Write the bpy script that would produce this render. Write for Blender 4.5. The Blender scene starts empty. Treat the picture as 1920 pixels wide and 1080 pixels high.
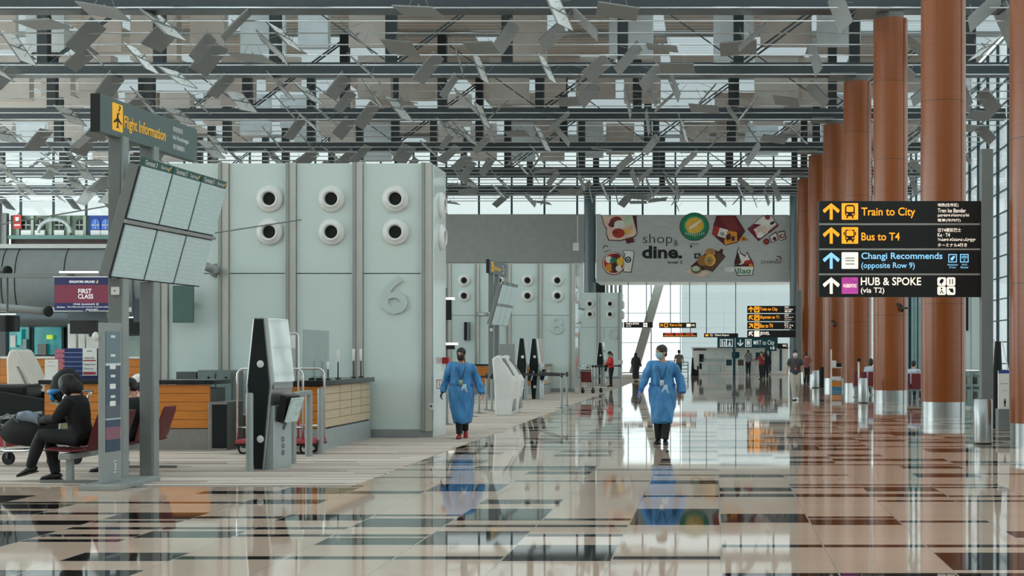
import bpy, math, random
from mathutils import Vector, Matrix, noise
V = Vector
R = math.radians
SC = bpy.context.scene
COL = SC.collection

# ------------------------------------------------------------------ camera, sky, exposure
F_PX, VX, VY, EYE = 2560.0, 1340.0, 660.0, 1.58        # focal length in px of a 1920 frame, vanishing point, eye height
cam_d = bpy.data.cameras.new('camera')
cam_d.sensor_width = 36.0
cam_d.lens = F_PX / 1920 * 36
cam_d.shift_x = (960 - VX) / 1920
cam_d.shift_y = (VY - 540) / 1920
cam_d.clip_end = 400
cam = bpy.data.objects.new('camera', cam_d)
cam.location = (0, 0, EYE)
cam.rotation_euler = (R(90), 0, 0)
COL.objects.link(cam)
SC.camera = cam

w = bpy.data.worlds.new('overcast_sky')
SC.world = w
w.use_nodes = True
bg = w.node_tree.nodes['Background']
bg.inputs[0].default_value = (0.83, 0.95, 0.955, 1)
bg.inputs[1].default_value = 4.0
SC.view_settings.view_transform = 'Standard'
SC.view_settings.look = 'None'
SC.view_settings.gamma = 1
SC.view_settings.use_curve_mapping = False
SC.view_settings.exposure = 0.0
SC.cycles.max_bounces = 9
SC.cycles.diffuse_bounces = 4
SC.cycles.transparent_max_bounces = 16
SC.cycles.caustics_reflective = False
SC.cycles.caustics_refractive = False
SC.cycles.sample_clamp_indirect = 6

def gx(px, d): return (px - VX) * d / F_PX
def gz(py, d): return EYE + (VY - py) * d / F_PX
def gd(py): return EYE * F_PX / (py - VY)

# ------------------------------------------------------------------ materials
def lin(c):
    return tuple(((x / 255 + .055) / 1.055) ** 2.4 if x > 10 else x / 255 / 12.92 for x in c)
MATS = {}
def mat(name, rgb, rough=.5, metal=0, vary=.06, scale=3.0, emit=0, spec=.5, coat=0, bump=0, bscale=40, stretch=(1, 1, 1)):
    if name in MATS: return MATS[name]
    m = bpy.data.materials.new(name); m.use_nodes = True
    nt = m.node_tree; b = nt.nodes['Principled BSDF']
    c = lin(rgb)
    b.inputs['Roughness'].default_value = rough
    b.inputs['Metallic'].default_value = metal
    b.inputs['Specular IOR Level'].default_value = spec
    b.inputs['Coat Weight'].default_value = coat
    tc = nt.nodes.new('ShaderNodeTexCoord'); mp = nt.nodes.new('ShaderNodeMapping')
    mp.inputs['Scale'].default_value = stretch
    nt.links.new(tc.outputs['Object'], mp.inputs['Vector'])
    if vary:
        n = nt.nodes.new('ShaderNodeTexNoise'); n.inputs['Scale'].default_value = scale; n.inputs['Detail'].default_value = 3
        nt.links.new(mp.outputs[0], n.inputs['Vector'])
        r = nt.nodes.new('ShaderNodeValToRGB')
        r.color_ramp.elements[0].position = .3; r.color_ramp.elements[1].position = .7
        r.color_ramp.elements[0].color = (*[x * (1 - vary) for x in c], 1)
        r.color_ramp.elements[1].color = (*[min(1, x * (1 + vary)) for x in c], 1)
        nt.links.new(n.outputs[0], r.inputs[0]); nt.links.new(r.outputs[0], b.inputs['Base Color'])
        if emit: nt.links.new(r.outputs[0], b.inputs['Emission Color'])
    else:
        b.inputs['Base Color'].default_value = (*c, 1)
    b.inputs['Emission Color'].default_value = (*c, 1)
    b.inputs['Emission Strength'].default_value = emit
    if bump:
        n2 = nt.nodes.new('ShaderNodeTexNoise'); n2.inputs['Scale'].default_value = bscale
        nt.links.new(mp.outputs[0], n2.inputs['Vector'])
        bu = nt.nodes.new('ShaderNodeBump'); bu.inputs['Strength'].default_value = bump; bu.inputs['Distance'].default_value = .02
        nt.links.new(n2.outputs[0], bu.inputs['Height']); nt.links.new(bu.outputs[0], b.inputs['Normal'])
    MATS[name] = m
    return m

class NT:                                     # a few shorthands for node trees
    def __init__(s, name):
        s.m = bpy.data.materials.new(name); s.m.use_nodes = True; s.t = s.m.node_tree; s.b = s.t.nodes['Principled BSDF']
        MATS[name] = s.m
    def n(s, typ, **kw):
        k = s.t.nodes.new('ShaderNode' + typ)
        for a, v in kw.items(): setattr(k, a, v)
        return k
    def l(s, a, b): s.t.links.new(a, b)
    def put(s, sock, v):
        if hasattr(v, 'is_output'): s.l(v, sock)
        else: sock.default_value = v
    def math(s, op, a, b=0.0, c=None):
        k = s.n('Math', operation=op)
        s.put(k.inputs[0], a); s.put(k.inputs[1], b)
        if c is not None: s.put(k.inputs[2], c)
        return k.outputs[0]
    def mix(s, f, a, b):
        k = s.n('Mix', data_type='RGBA')
        s.put(k.inputs[0], f); s.put(k.inputs[6], a); s.put(k.inputs[7], b)
        return k.outputs[2]
    def pos(s):
        g = s.n('NewGeometry'); x = s.n('SeparateXYZ'); s.l(g.outputs['Position'], x.inputs[0])
        return g.outputs['Position'], x.outputs[0], x.outputs[1], x.outputs[2]
    def xyz(s, a, b, c):
        k = s.n('CombineXYZ')
        for i, v in enumerate((a, b, c)): s.put(k.inputs[i], v)
        return k.outputs[0]
    def white(s, v):
        k = s.n('TexWhiteNoise', noise_dimensions='3D'); s.l(v, k.inputs['Vector']); return k.outputs['Value']
    def noise(s, v, scale, detail=3):
        k = s.n('TexNoise'); s.l(v, k.inputs['Vector']); k.inputs['Scale'].default_value = scale; k.inputs['Detail'].default_value = detail
        return k.outputs[0]

def rgba(c): return (*lin(c), 1)

def floor_material():
    k = NT('polished_granite'); P, x, y, z = k.pos()
    u = k.math('DIVIDE', k.math('SUBTRACT', x, .05), .835)
    i = k.math('FLOOR', u)
    j = k.math('FLOOR', k.math('DIVIDE', y, .43))
    w1 = k.white(k.xyz(i, j, 3.3))
    bar = k.math('GREATER_THAN', w1, .81)
    # thin inlay lines running over several tiles
    t = k.math('FLOOR', k.math('DIVIDE', y, .16))
    i2 = k.math('FLOOR', k.math('DIVIDE', k.math('ADD', i, k.math('MULTIPLY', k.white(k.xyz(0.0, t, 8.1)), 5.0)), 3.0))
    thin = k.math('GREATER_THAN', k.white(k.xyz(i2, t, 1.7)), .875)
    dark = k.math('MAXIMUM', bar, thin)
    fr = k.math('FRACT', u)
    joint = k.math('LESS_THAN', k.math('ABSOLUTE', k.math('SUBTRACT', fr, .5)), .492)
    speck = k.noise(P, 45, 4)
    cloud = k.noise(P, 1.3, 3)
    tone = k.white(k.xyz(i, j, 9.9))
    warm = k.mix(k.math('MULTIPLY', tone, .6), rgba((220, 190, 168)), rgba((206, 170, 148)))
    warm = k.mix(k.math('MULTIPLY', speck, .5), warm, rgba((226, 208, 192)))
    warm = k.mix(k.math('MULTIPLY', cloud, .35), warm, rgba((202, 178, 160)))
    dk = k.mix(speck, rgba((22, 24, 24)), rgba((44, 40, 38)))
    c = k.mix(dark, warm, dk)
    c = k.mix(joint, rgba((186, 176, 164)), c)
    k.l(c, k.b.inputs['Base Color'])
    k.b.inputs['Roughness'].default_value = .035
    k.b.inputs['IOR'].default_value = 1.62
    wav = k.noise(k.xyz(k.math('MULTIPLY', x, 1.0), k.math('MULTIPLY', y, .5), 0.0), 1.1, 1)
    bu = k.n('Bump'); bu.inputs['Strength'].default_value = .05; bu.inputs['Distance'].default_value = .012
    k.l(wav, bu.inputs['Height']); k.l(bu.outputs[0], k.b.inputs['Normal'])
    return k.m

def carpet_material():
    k = NT('striped_carpet'); P, x, y, z = k.pos()
    v1 = k.xyz(k.math('MULTIPLY', x, .10), k.math('MULTIPLY', y, 3.2), 0.0)
    n1 = k.noise(v1, 1.0, 2)
    t = k.math('FLOOR', k.math('DIVIDE', y, .085)); seg = k.math('FLOOR', k.math('ADD', k.math('DIVIDE', x, 3.4), k.math('MULTIPLY', k.white(k.xyz(1.0, t, 0.0)), 7.0)))
    w1 = k.white(k.xyz(seg, t, 5.0))
    r = k.n('ValToRGB'); r.color_ramp.interpolation = 'CONSTANT'
    e = r.color_ramp.elements
    e[0].position = 0; e[0].color = rgba((204, 188, 175))
    e[1].position = .34; e[1].color = rgba((196, 180, 166))
    for p, c in ((.55, (232, 222, 210)), (.74, (166, 142, 128)), (.82, (206, 188, 174)), (.89, (92, 72, 68))):
        q = e.new(p); q.color = rgba(c)
    k.l(w1, r.inputs[0])
    c = k.mix(k.math('MULTIPLY', n1, .5), r.outputs[0], rgba((214, 200, 188)))
    fz = k.noise(P, 160, 2)
    c = k.mix(k.math('MULTIPLY', fz, .35), c, rgba((150, 138, 128)))
    k.l(c, k.b.inputs['Base Color']); k.b.inputs['Roughness'].default_value = .95; k.b.inputs['Specular IOR Level'].default_value = .1
    return k.m

def wood_column_material():
    k = NT('cherry_veneer'); tc = k.n('TexCoord'); sp = k.n('SeparateXYZ'); k.l(tc.outputs['Object'], sp.inputs[0])
    x, y, z = sp.outputs
    g = k.noise(k.xyz(x, y, k.math('MULTIPLY', z, 26.0)), 1.6, 4)
    g2 = k.noise(k.xyz(k.math('MULTIPLY', x, .6), k.math('MULTIPLY', y, .6), k.math('MULTIPLY', z, 3.0)), 1.2, 2)
    c = k.mix(g, rgba((122, 58, 16)), rgba((162, 90, 34)))
    c = k.mix(k.math('MULTIPLY', g2, .5), c, rgba((138, 70, 22)))
    zz = k.math('ADD', k.math('SUBTRACT', z, 2.73), 24.4)
    jb = k.math('FLOOR', k.math('DIVIDE', zz, 2.44))
    tone = k.white(k.xyz(0.0, 0.0, jb))
    c = k.mix(k.math('MULTIPLY', tone, .35), c, rgba((106, 50, 18)))
    fr = k.math('FRACT', k.math('DIVIDE', zz, 2.44))
    jl = k.math('LESS_THAN', fr, .006)
    c = k.mix(jl, c, rgba((74, 40, 22)))
    k.l(c, k.b.inputs['Base Color']); k.b.inputs['Roughness'].default_value = .3; k.b.inputs['Specular IOR Level'].default_value = .4; k.b.inputs['Coat Weight'].default_value = .15; k.b.inputs['Coat Roughness'].default_value = .15
    return k.m

def roof_material():
    k = NT('slatted_roof_lining'); P, x, y, z = k.pos()
    i = k.math('FLOOR', k.math('DIVIDE', x, 2.25)); j = k.math('FLOOR', k.math('DIVIDE', y, 2.5))
    tone = k.white(k.xyz(i, j, 2.0))
    c = k.mix(tone, rgba((212, 203, 194)), rgba((186, 172, 160)))
    s = k.math('FRACT', k.math('DIVIDE', y, .55))
    sl = k.math('GREATER_THAN', s, .82)
    c = k.mix(sl, c, rgba((120, 118, 114)))
    k.l(c, k.b.inputs['Base Color']); k.b.inputs['Roughness'].default_value = .7
    return k.m

def skylight_material(name, g):
    k = NT(name); P, x, y, z = k.pos()
    s = k.math('FRACT', k.math('DIVIDE', y, .55))
    sl = k.math('GREATER_THAN', s, .8)
    c = k.mix(sl, (.36 * g, .385 * g, .40 * g, 1), (.25 * g, .27 * g, .275 * g, 1))
    tr = k.n('BsdfTranslucent'); k.l(c, tr.inputs[0])
    df = k.n('BsdfDiffuse'); df.inputs[0].default_value = (.5, .52, .53, 1)
    mx = k.n('MixShader'); mx.inputs[0].default_value = .3
    k.l(tr.outputs[0], mx.inputs[1]); k.l(df.outputs[0], mx.inputs[2])
    out = k.t.nodes['Material Output']; k.l(mx.outputs[0], out.inputs[0]); k.t.nodes.remove(k.b)
    return k.m

def glass_material(name, tint, gloss=.06):
    k = NT(name)
    tr = k.n('BsdfTransparent'); tr.inputs[0].default_value = (*tint, 1)
    gl = k.n('BsdfGlossy'); gl.inputs['Roughness'].default_value = .03
    fr = k.n('Fresnel'); fr.inputs[0].default_value = 1.3
    mx = k.n('MixShader')
    k.l(k.math('MINIMUM', k.math('ADD', fr.outputs[0], gloss * .3), .6), mx.inputs[0])
    k.l(tr.outputs[0], mx.inputs[1]); k.l(gl.outputs[0], mx.inputs[2])
    k.l(mx.outputs[0], k.t.nodes['Material Output'].inputs[0]); k.t.nodes.remove(k.b)
    return k.m

M_FLOOR = floor_material(); M_CARPET = carpet_material(); M_COLUMN = wood_column_material()
M_ROOF = roof_material(); M_SKY = skylight_material('frosted_skylight', .5); M_SKY2 = skylight_material('boosted_unseen_skylight', 1.9)  # second skylight is boosted in the unseen bays, to brighten the floor
M_PANE = glass_material('window_glass', (.62, .625, .625)); M_PANE3 = glass_material('pale_film_glass', (.40, .415, .415))
M_PANE2 = glass_material('frosted_high_glass', (.49, .495, .49))
M_ACRYL = glass_material('clear_acrylic', (.90, .93, .93), .3)
M_STEELDARK = mat('painted_truss_steel', (62, 70, 74), .34, .2)
M_STEELBLK = mat('dark_truss_post', (34, 40, 43), .45)
M_ROD = mat('satin_steel_rod', (225, 228, 228), .22, .85, 0)
M_REFLTOP = mat('white_reflector_top', (238, 238, 234), .5, 0, .03, 4)
M_REFL = mat('perforated_aluminium', (142, 144, 142), .5, .2, .06, 9)
M_STEEL = mat('brushed_steel', (172, 176, 176), .3, .9, .05, 30, stretch=(1, 1, .03))
M_KICK2 = mat('pale_kick_steel', (176, 184, 184), .4, .4, .06, 8)
M_KICK = mat('satin_kick_steel', (142, 138, 134), .42, .6, .06, 8)
M_CHROME = mat('polished_steel', (215, 218, 218), .14, 1, 0)
M_GREYP = mat('grey_powder_coat', (150, 156, 154), .42, .15)
M_GREYD = mat('dark_grey_paint', (84, 90, 90), .45)
M_GREYM = mat('mid_grey_paint', (118, 122, 120), .45)
M_PANEL = mat('white_lacquer_panel', (212, 226, 222), .09, 0, .015, 1.5, coat=.4)
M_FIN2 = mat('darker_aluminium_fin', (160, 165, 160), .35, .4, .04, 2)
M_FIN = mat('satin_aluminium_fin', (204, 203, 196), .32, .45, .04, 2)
M_WHITE = mat('white_plastic', (226, 226, 222), .35)
M_WHITEM = mat('matt_white_wall', (226, 234, 232), .7)
M_BLACK = mat('black_plastic', (14, 15, 15), .32)
M_BLACKM = mat('black_matt', (12, 12, 13), .8)
M_CHAR = mat('charcoal_panel', (16, 24, 26), .42, spec=.3)
M_ORANGEW = mat('orange_wood', (202, 122, 42), .42, 0, .12, 5, stretch=(.6, .6, 6))
M_PALEW = mat('pale_maple', (206, 184, 152), .45, 0, .07, 5, stretch=(.6, .6, 6))
M_DARKTOP = mat('dark_stone_top', (28, 32, 33), .2)
M_GROOVE = mat('groove', (62, 46, 32), .8)
M_RED = mat('wine_red_vinyl', (108, 34, 38), .5)
M_REDDECK = mat('red_carpet_deck', (168, 70, 76), .9)
M_RUBBER = mat('black_rubber', (20, 20, 20), .75)
M_SIGN = mat('black_sign_face', (24, 27, 27), .3)
M_SIGNG = mat('grey_green_sign_face', (88, 106, 104), .4)
M_TEAL = mat('deep_teal_sign', (16, 72, 82), .35)
E_OR = mat('lit_amber', (255, 162, 36), .5, 0, 0, emit=.9)
E_WH = mat('lit_white', (255, 240, 224), .5, 0, 0, emit=.75)
E_BL = mat('lit_blue', (140, 204, 244), .5, 0, 0, emit=.75)
E_MG = mat('lit_magenta', (186, 70, 158), .5, 0, .25, 9, emit=.5)
E_LAMP = mat('lit_tube', (255, 250, 244), .5, 0, 0, emit=1.1)
P_YEL = mat('yellow_print', (240, 178, 44), .5, 0, 0, emit=.25)
P_WHITE = mat('white_print', (236, 236, 232), .5, 0, 0)
P_BLACK = mat('black_print', (16, 17, 18), .5, 0, 0)
M_NUM = mat('raised_grey_numeral', (198, 210, 206), .35)
M_SKIN = mat('skin', (196, 148, 122), .5, 0, .04, 12)
M_GOWN = mat('blue_gown_fabric', (58, 128, 184), .40, 0, .16, 5, bump=.9, bscale=9, stretch=(1.6, 1.6, .8))  # mottled tone stands in for shading in the folds

# ------------------------------------------------------------------ mesh builder
def basis(t, ref=None):
    t = t.normalized()
    if ref is None: ref = V((0, 0, 1)) if abs(t.z) < .9 else V((1, 0, 0))
    s = ref - t * ref.dot(t)
    if s.length < 1e-5:
        ref = V((1, 0, 0)) if abs(t.x) < .9 else V((0, 1, 0)); s = ref - t * ref.dot(t)
    s.normalize()
    return s, t.cross(s)

FONTCACHE = {}
def text_geo(s, bold=0):
    key = (s, bold)
    if key not in FONTCACHE:
        cu = bpy.data.curves.new('lettering', 'FONT'); cu.body = s; cu.size = 1; cu.offset = bold; cu.resolution_u = 3
        ob = bpy.data.objects.new('lettering', cu); COL.objects.link(ob)
        dg = bpy.context.evaluated_depsgraph_get()
        me = bpy.data.meshes.new_from_object(ob.evaluated_get(dg))
        vs = [(v.co.x, v.co.y) for v in me.vertices]; fs = [tuple(p.vertices) for p in me.polygons]
        bpy.data.objects.remove(ob); bpy.data.curves.remove(cu); bpy.data.meshes.remove(me)
        if vs:
            x0 = min(v[0] for v in vs); x1 = max(v[0] for v in vs); y0 = min(v[1] for v in vs); y1 = max(v[1] for v in vs)
            vs = [((x - x0) / max(1e-6, x1 - x0), (y - y0) / max(1e-6, y1 - y0)) for x, y in vs]
        FONTCACHE[key] = (vs, fs)
    return FONTCACHE[key]

class MB:
    def __init__(s): s.v = []; s.f = []; s.mi = []; s.m = 0
    def add(s, vs, fs):
        o = len(s.v); s.v += [V(v) for v in vs]
        for f in fs: s.f.append([i + o for i in f]); s.mi.append(s.m)
        return s
    def box(s, x0, x1, y0, y1, z0, z1):
        vs = [(x, y, z) for z in (z0, z1) for y in (y0, y1) for x in (x0, x1)]
        return s.add(vs, [(0, 2, 3, 1), (4, 5, 7, 6), (0, 1, 5, 4), (2, 6, 7, 3), (0, 4, 6, 2), (1, 3, 7, 5)])
    def obox(s, c, a, b, d):                   # centre and three half-axis vectors
        c = V(c); a = V(a); b = V(b); d = V(d)
        vs = [c + a * i + b * j + d * k for k in (-1, 1) for j in (-1, 1) for i in (-1, 1)]
        fs = [(0, 2, 3, 1), (4, 5, 7, 6), (0, 1, 5, 4), (2, 6, 7, 3), (0, 4, 6, 2), (1, 3, 7, 5)]
        if a.cross(b).dot(d) < 0: fs = [f[::-1] for f in fs]
        return s.add(vs, fs)
    def bar(s, p, q, w, h, ref=None):          # rectangular bar between two points
        p = V(p); q = V(q); a, b = basis(q - p, ref)
        return s.obox((p + q) / 2, b * w / 2, a * h / 2, (q - p) / 2)
    def loft(s, pts, secs, n=12, ref=None, caps=True):
        pts = [V(p) for p in pts]; vs = []; N = len(pts)
        for i, p in enumerate(pts):
            t = pts[min(N - 1, i + 1)] - pts[max(0, i - 1)]
            a, b = basis(t, ref if ref is not None or i == 0 else pa); pa = a
            ra, rb = secs[i] if isinstance(secs[i], (tuple, list)) else (secs[i], secs[i])
            for k in range(n):
                th = 2 * math.pi * k / n
                vs.append(p + a * ra * math.cos(th) + b * rb * math.sin(th))
        fs = [(i * n + k, i * n + (k + 1) % n, (i + 1) * n + (k + 1) % n, (i + 1) * n + k) for i in range(N - 1) for k in range(n)]
        if caps:
            fs.append(tuple(range(n - 1, -1, -1))); fs.append(tuple((N - 1) * n + k for k in range(n)))
        return s.add(vs, fs)
    def tube(s, p, q, r, n=10): return s.loft([p, q], [r, r], n)
    def path(s, pts, r, n=8): return s.loft(pts, [r] * len(pts), n)
    def ell(s, c, rx, ry, rz, n=14, rot=None):
        c = V(c); rows = max(6, n // 2); vs = []; fs = []
        for i in range(rows + 1):
            ph = math.pi * i / rows
            for k in range(n):
                th = 2 * math.pi * k / n
                p = V((rx * math.sin(ph) * math.cos(th), ry * math.sin(ph) * math.sin(th), -rz * math.cos(ph)))
                vs.append(c + (rot @ p if rot else p))
        for i in range(rows):
            for k in range(n):
                fs.append((i * n + k, i * n + (k + 1) % n, (i + 1) * n + (k + 1) % n, (i + 1) * n + k))
        return s.add(vs, fs)
    def lathe(s, prof, o=(0, 0, 0), ax=(0, 0, 1), n=28):       # profile of (r, h) along an axis
        o = V(o); ax = V(ax).normalized(); a, b = basis(ax); vs = []
        for r, h in prof:
            for k in range(n):
                th = 2 * math.pi * k / n
                vs.append(o + ax * h + a * r * math.cos(th) + b * r * math.sin(th))
        N = len(prof)
        fs = [(i * n + k, i * n + (k + 1) % n, (i + 1) * n + (k + 1) % n, (i + 1) * n + k) for i in range(N - 1) for k in range(n)]
        return s.add(vs, fs)
    def prism(s, poly, o, u, v, w):            # 2D polygon in plane (u, v) extruded along w
        o = V(o); u = V(u); v = V(v); w = V(w); n = len(poly)
        if sum(poly[i][0] * poly[(i + 1) % n][1] - poly[(i + 1) % n][0] * poly[i][1] for i in range(n)) < 0: poly = poly[::-1]
        a = [o + u * x + v * y for x, y in poly]; b = [p + w for p in a]
        fs = [tuple(range(n - 1, -1, -1)), tuple(range(n, 2 * n))] + [(i, (i + 1) % n, n + (i + 1) % n, n + i) for i in range(n)]
        if u.cross(v).dot(w) < 0: fs = [f[::-1] for f in fs]
        return s.add(a + b, fs)
    def build(s, name, mats, parent=None, smooth=False, bevel=0, **props):
        if not isinstance(mats, (list, tuple)): mats = [mats]
        o = V((0, 0, 0)); p = parent
        while p is not None: o = o + p.location; p = p.parent
        me = bpy.data.meshes.new(name)
        me.from_pydata([tuple(v - o) for v in s.v], [], s.f)
        for m in mats: me.materials.append(m)
        me.polygons.foreach_set('material_index', s.mi)
        if smooth:
            me.polygons.foreach_set('use_smooth', [True] * len(me.polygons))
        me.update()
        ob = bpy.data.objects.new(name, me); COL.objects.link(ob); ob.parent = parent
        if smooth == 'auto':
            me.set_sharp_from_angle(angle=R(40))
        if bevel:
            b = ob.modifiers.new('edges', 'BEVEL'); b.width = bevel; b.segments = 2; b.limit_method = 'ANGLE'; b.angle_limit = R(50)
        for k, v in props.items(): ob[k] = v
        return ob

class Pl:                                      # flat artwork on a plane: origin, right, up, outward normal
    def __init__(s, o, u, v): s.o = V(o); s.u = V(u); s.v = V(v); s.n = s.u.cross(s.v).normalized()
    def p(s, x, y, k=0): return s.o + s.u * x + s.v * y + s.n * k
    def poly(s, mb, pts, k=.004):
        n = len(pts)
        if sum(pts[i][0] * pts[(i + 1) % n][1] - pts[(i + 1) % n][0] * pts[i][1] for i in range(n)) < 0: pts = pts[::-1]
        mb.add([s.p(x, y, k) for x, y in pts], [tuple(range(n))])
    def rect(s, mb, x0, x1, y0, y1, k=.004): s.poly(mb, [(x0, y0), (x1, y0), (x1, y1), (x0, y1)], k)
    def rrect(s, mb, x0, x1, y0, y1, r, k=.004):
        pts = []
        for cx, cy, a0 in ((x1 - r, y0 + r, -90), (x1 - r, y1 - r, 0), (x0 + r, y1 - r, 90), (x0 + r, y0 + r, 180)):
            for q in range(5): pts.append((cx + r * math.cos(R(a0 + q * 22.5)), cy + r * math.sin(R(a0 + q * 22.5))))
        s.poly(mb, pts, k)
    def disc(s, mb, cx, cy, rx, ry=None, k=.004, n=24, a=0):
        ry = ry or rx
        pts = [(rx * math.cos(2 * math.pi * i / n), ry * math.sin(2 * math.pi * i / n)) for i in range(n)]
        ca, sa = math.cos(R(a)), math.sin(R(a))
        s.poly(mb, [(cx + x * ca - y * sa, cy + x * sa + y * ca) for x, y in pts], k)
    def ring(s, mb, cx, cy, r0, r1, k=.004, n=24, a0=0, a1=360):
        for i in range(n):
            a, b = R(a0 + (a1 - a0) * i / n), R(a0 + (a1 - a0) * (i + 1) / n)
            s.poly(mb, [(cx + r0 * math.cos(a), cy + r0 * math.sin(a)), (cx + r1 * math.cos(a), cy + r1 * math.sin(a)),
                        (cx + r1 * math.cos(b), cy + r1 * math.sin(b)), (cx + r0 * math.cos(b), cy + r0 * math.sin(b))], k)
    def text(s, mb, t, x0, x1, y0, y1, k=.005, bold=0):
        vs, fs = text_geo(t, bold)
        mb.add([s.p(x0 + (x1 - x0) * a, y0 + (y1 - y0) * b, k) for a, b in vs], fs)
    def arrow(s, mb, x0, x1, y0, y1, k=.005, a=0):
        w, h = x1 - x0, y1 - y0
        pts = [(.41, 0), (.59, 0), (.59, .70), (.90, .40), (1, .52), (1, .60), (.5, 1.0), (0, .60), (0, .52), (.10, .40), (.41, .70)]
        ca, sa = math.cos(R(a)), math.sin(R(a)); q = []
        for x, y in pts:
            x -= .5; y -= .5; q.append((x0 + w * (.5 + x * ca - y * sa), y0 + h * (.5 + x * sa + y * ca)))
        s.poly(mb, q[:3] + q[3:7] + q[7:], k) if False else [s.poly(mb, p, k) for p in ([q[0], q[1], q[2], q[10]], [q[10], q[2], q[6]], [q[2], q[3], q[4], q[5], q[6]], [q[6], q[7], q[8], q[9], q[10]])]

def tag(o, label, cat, group=None, kind=None):
    o['label'] = label; o['category'] = cat
    if group: o['group'] = group
    if kind: o['kind'] = kind
    return o
def thing(name, label, cat, loc=(0, 0, 0), group=None):
    o = bpy.data.objects.new(name, None); COL.objects.link(o); o.location = loc; o.empty_display_size = .2
    return tag(o, label, cat, group)
def copy_tree(o, loc=None, rz=None, label=None, parent=None):
    c = o.copy(); COL.objects.link(c); c.parent = parent
    if loc is not None: c.location = loc
    if rz is not None: c.rotation_euler = (0, 0, rz)
    if label: c['label'] = label
    for ch in o.children: copy_tree(ch, parent=c)
    return c
def struct(o): o['kind'] = 'structure'; return o
# ------------------------------------------------------------------ the setting
HX0, HX1, YF, YB = -54.0, 13.5, 97.0, -14.0
struct(MB().box(HX0, HX1 + .3, YB - 6, YF + 8, -.3, 0).build('floor', M_FLOOR))
b = MB(); b.box(HX0 + .01, -4.27, 16.05, YF - .2, 0, .006)
struct(b.build('floor_carpet', M_CARPET))

# roof: opaque lining with frosted skylights, bay by bay; unseen near bays use boosted panes
SP, Y0 = 9.97, 9.97 * 1.324
def dn(n): return SP * (n + 1.324)
rnd = random.Random(5)
op = MB(); sk = MB(); sk2 = MB(); ZR = 16.4
yy = [-17 + 5 * i for i in range(23)] + [97.5]
xs = [HX0 + 2.25 * i for i in range(31)]
for j in range(len(yy) - 1):
    for i in range(len(xs) - 1):
        q = rnd.random()
        ((sk2 if j < 14 else sk) if q < (.42 if j < 14 else .40 if j < 17 else .5) else op).add([(xs[i], yy[j], ZR), (xs[i + 1], yy[j], ZR), (xs[i + 1], yy[j + 1], ZR), (xs[i], yy[j + 1], ZR)], [(3, 2, 1, 0)])
bf = MB(); rb = random.Random(21)
for n in range(3, 9):
    y = dn(n) + 5.2
    if y > 96: continue
    for i in range(30):
        x = 13.2 - 2.25 * i
        if x < -.53 * y - 3: break
        q = rb.random()
        if q < .58:
            bf.m = 0 if q < .40 else 1
            bf.box(x - 2.25 + rb.uniform(0, .5), x - rb.uniform(0, .5), y + rb.uniform(-.4, .4), y + .5, 13.9 + rb.uniform(0, .8), 16.39)
struct(bf.build('ceiling_baffle', [mat('taupe_baffle', (196, 187, 178), .7, 0, .1, .8), mat('pale_blue_baffle', (214, 224, 228), .5, 0, .1, .8)]))
struct(op.build('ceiling', M_ROOF)); struct(sk.build('ceiling_skylight', M_SKY)); struct(sk2.build('ceiling_skylight', M_SKY2))

struct(MB().box(HX0, HX1 + .3, YB - 5.3, YB - 5, 0, 16.4).build('wall_back', mat('back_wall_grey', (150, 150, 146), .8)))
# far wall: pale cladding below, mezzanine band, glazed clerestory
b = MB()
b.box(HX0, -9.3, YF, YF + .3, 0, 7.9)
b.box(-8.15, 13.4, 93.6, 98, 6.38, 10.95)
struct(b.build('wall_far', M_WHITEM))
struct(MB().box(-30, -8.0, YF - 1.2, YF, 7.9, 11.25).build('wall_far_mezzanine', mat('mezzanine_grey', (162, 164, 160), .6)))
def window(name, x0, x1, z0, z1, y, dx, dz, pane, frame, t=.09, axis='x'):
    root = struct(bpy.data.objects.new(name, None)); COL.objects.link(root)
    p = MB(); f = MB()
    def bx(m, a0, a1, h0, h1, k):
        if axis == 'x': m.box(a0, a1, y - k, y + k, h0, h1)
        else: m.box(y - k, y + k, a0, a1, h0, h1)
    bx(p, x0, x1, z0, z1, .01)
    n = max(1, round((x1 - x0) / dx)); m = max(1, round((z1 - z0) / dz))
    for i in range(n + 1):
        x = x0 + (x1 - x0) * i / n; bx(f, x - t / 2, x + t / 2, z0, z1, .07)
    for j in range(m + 1):
        z = z0 + (z1 - z0) * j / m; bx(f, x0, x1, z - t * .3, z + t * .3, .05)
    p.build('window_pane', pane, root); f.build('window_frame', frame, root)
M_MULL = mat('blue_grey_mullion', (44, 74, 84), .4)
window('window_1', -16, -2.6, 0.02, 6.8, YF + 7, 2.36, 2.3, M_PANE, M_MULL, .07)
window('window_5', -2.5, HX1, 0.02, 6.8, YF + 7, 3.2, 1.1, M_PANE3, mat('pale_glazing_bar', (176, 190, 190), .4), .05)
window('window_2', HX0, HX1, 10.9, 12.75, YF + .1, 2.36, 1.5, M_PANE2, M_MULL, .13)
window('window_3', HX0, HX1, 12.8, 16.4, YF + .1, 2.36, .6, M_PANE2, M_MULL, .12)
window('window_4', -19, YF, 0.02, 16.3, HX1 + .1, 2.4, 1.0, M_PANE, M_MULL, .09, 'y')
b = MB()
b.box(HX0, HX1, YF - .5, YF + .3, 12.7, 12.85)
struct(b.build('trim_1', M_STEELDARK))

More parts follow.
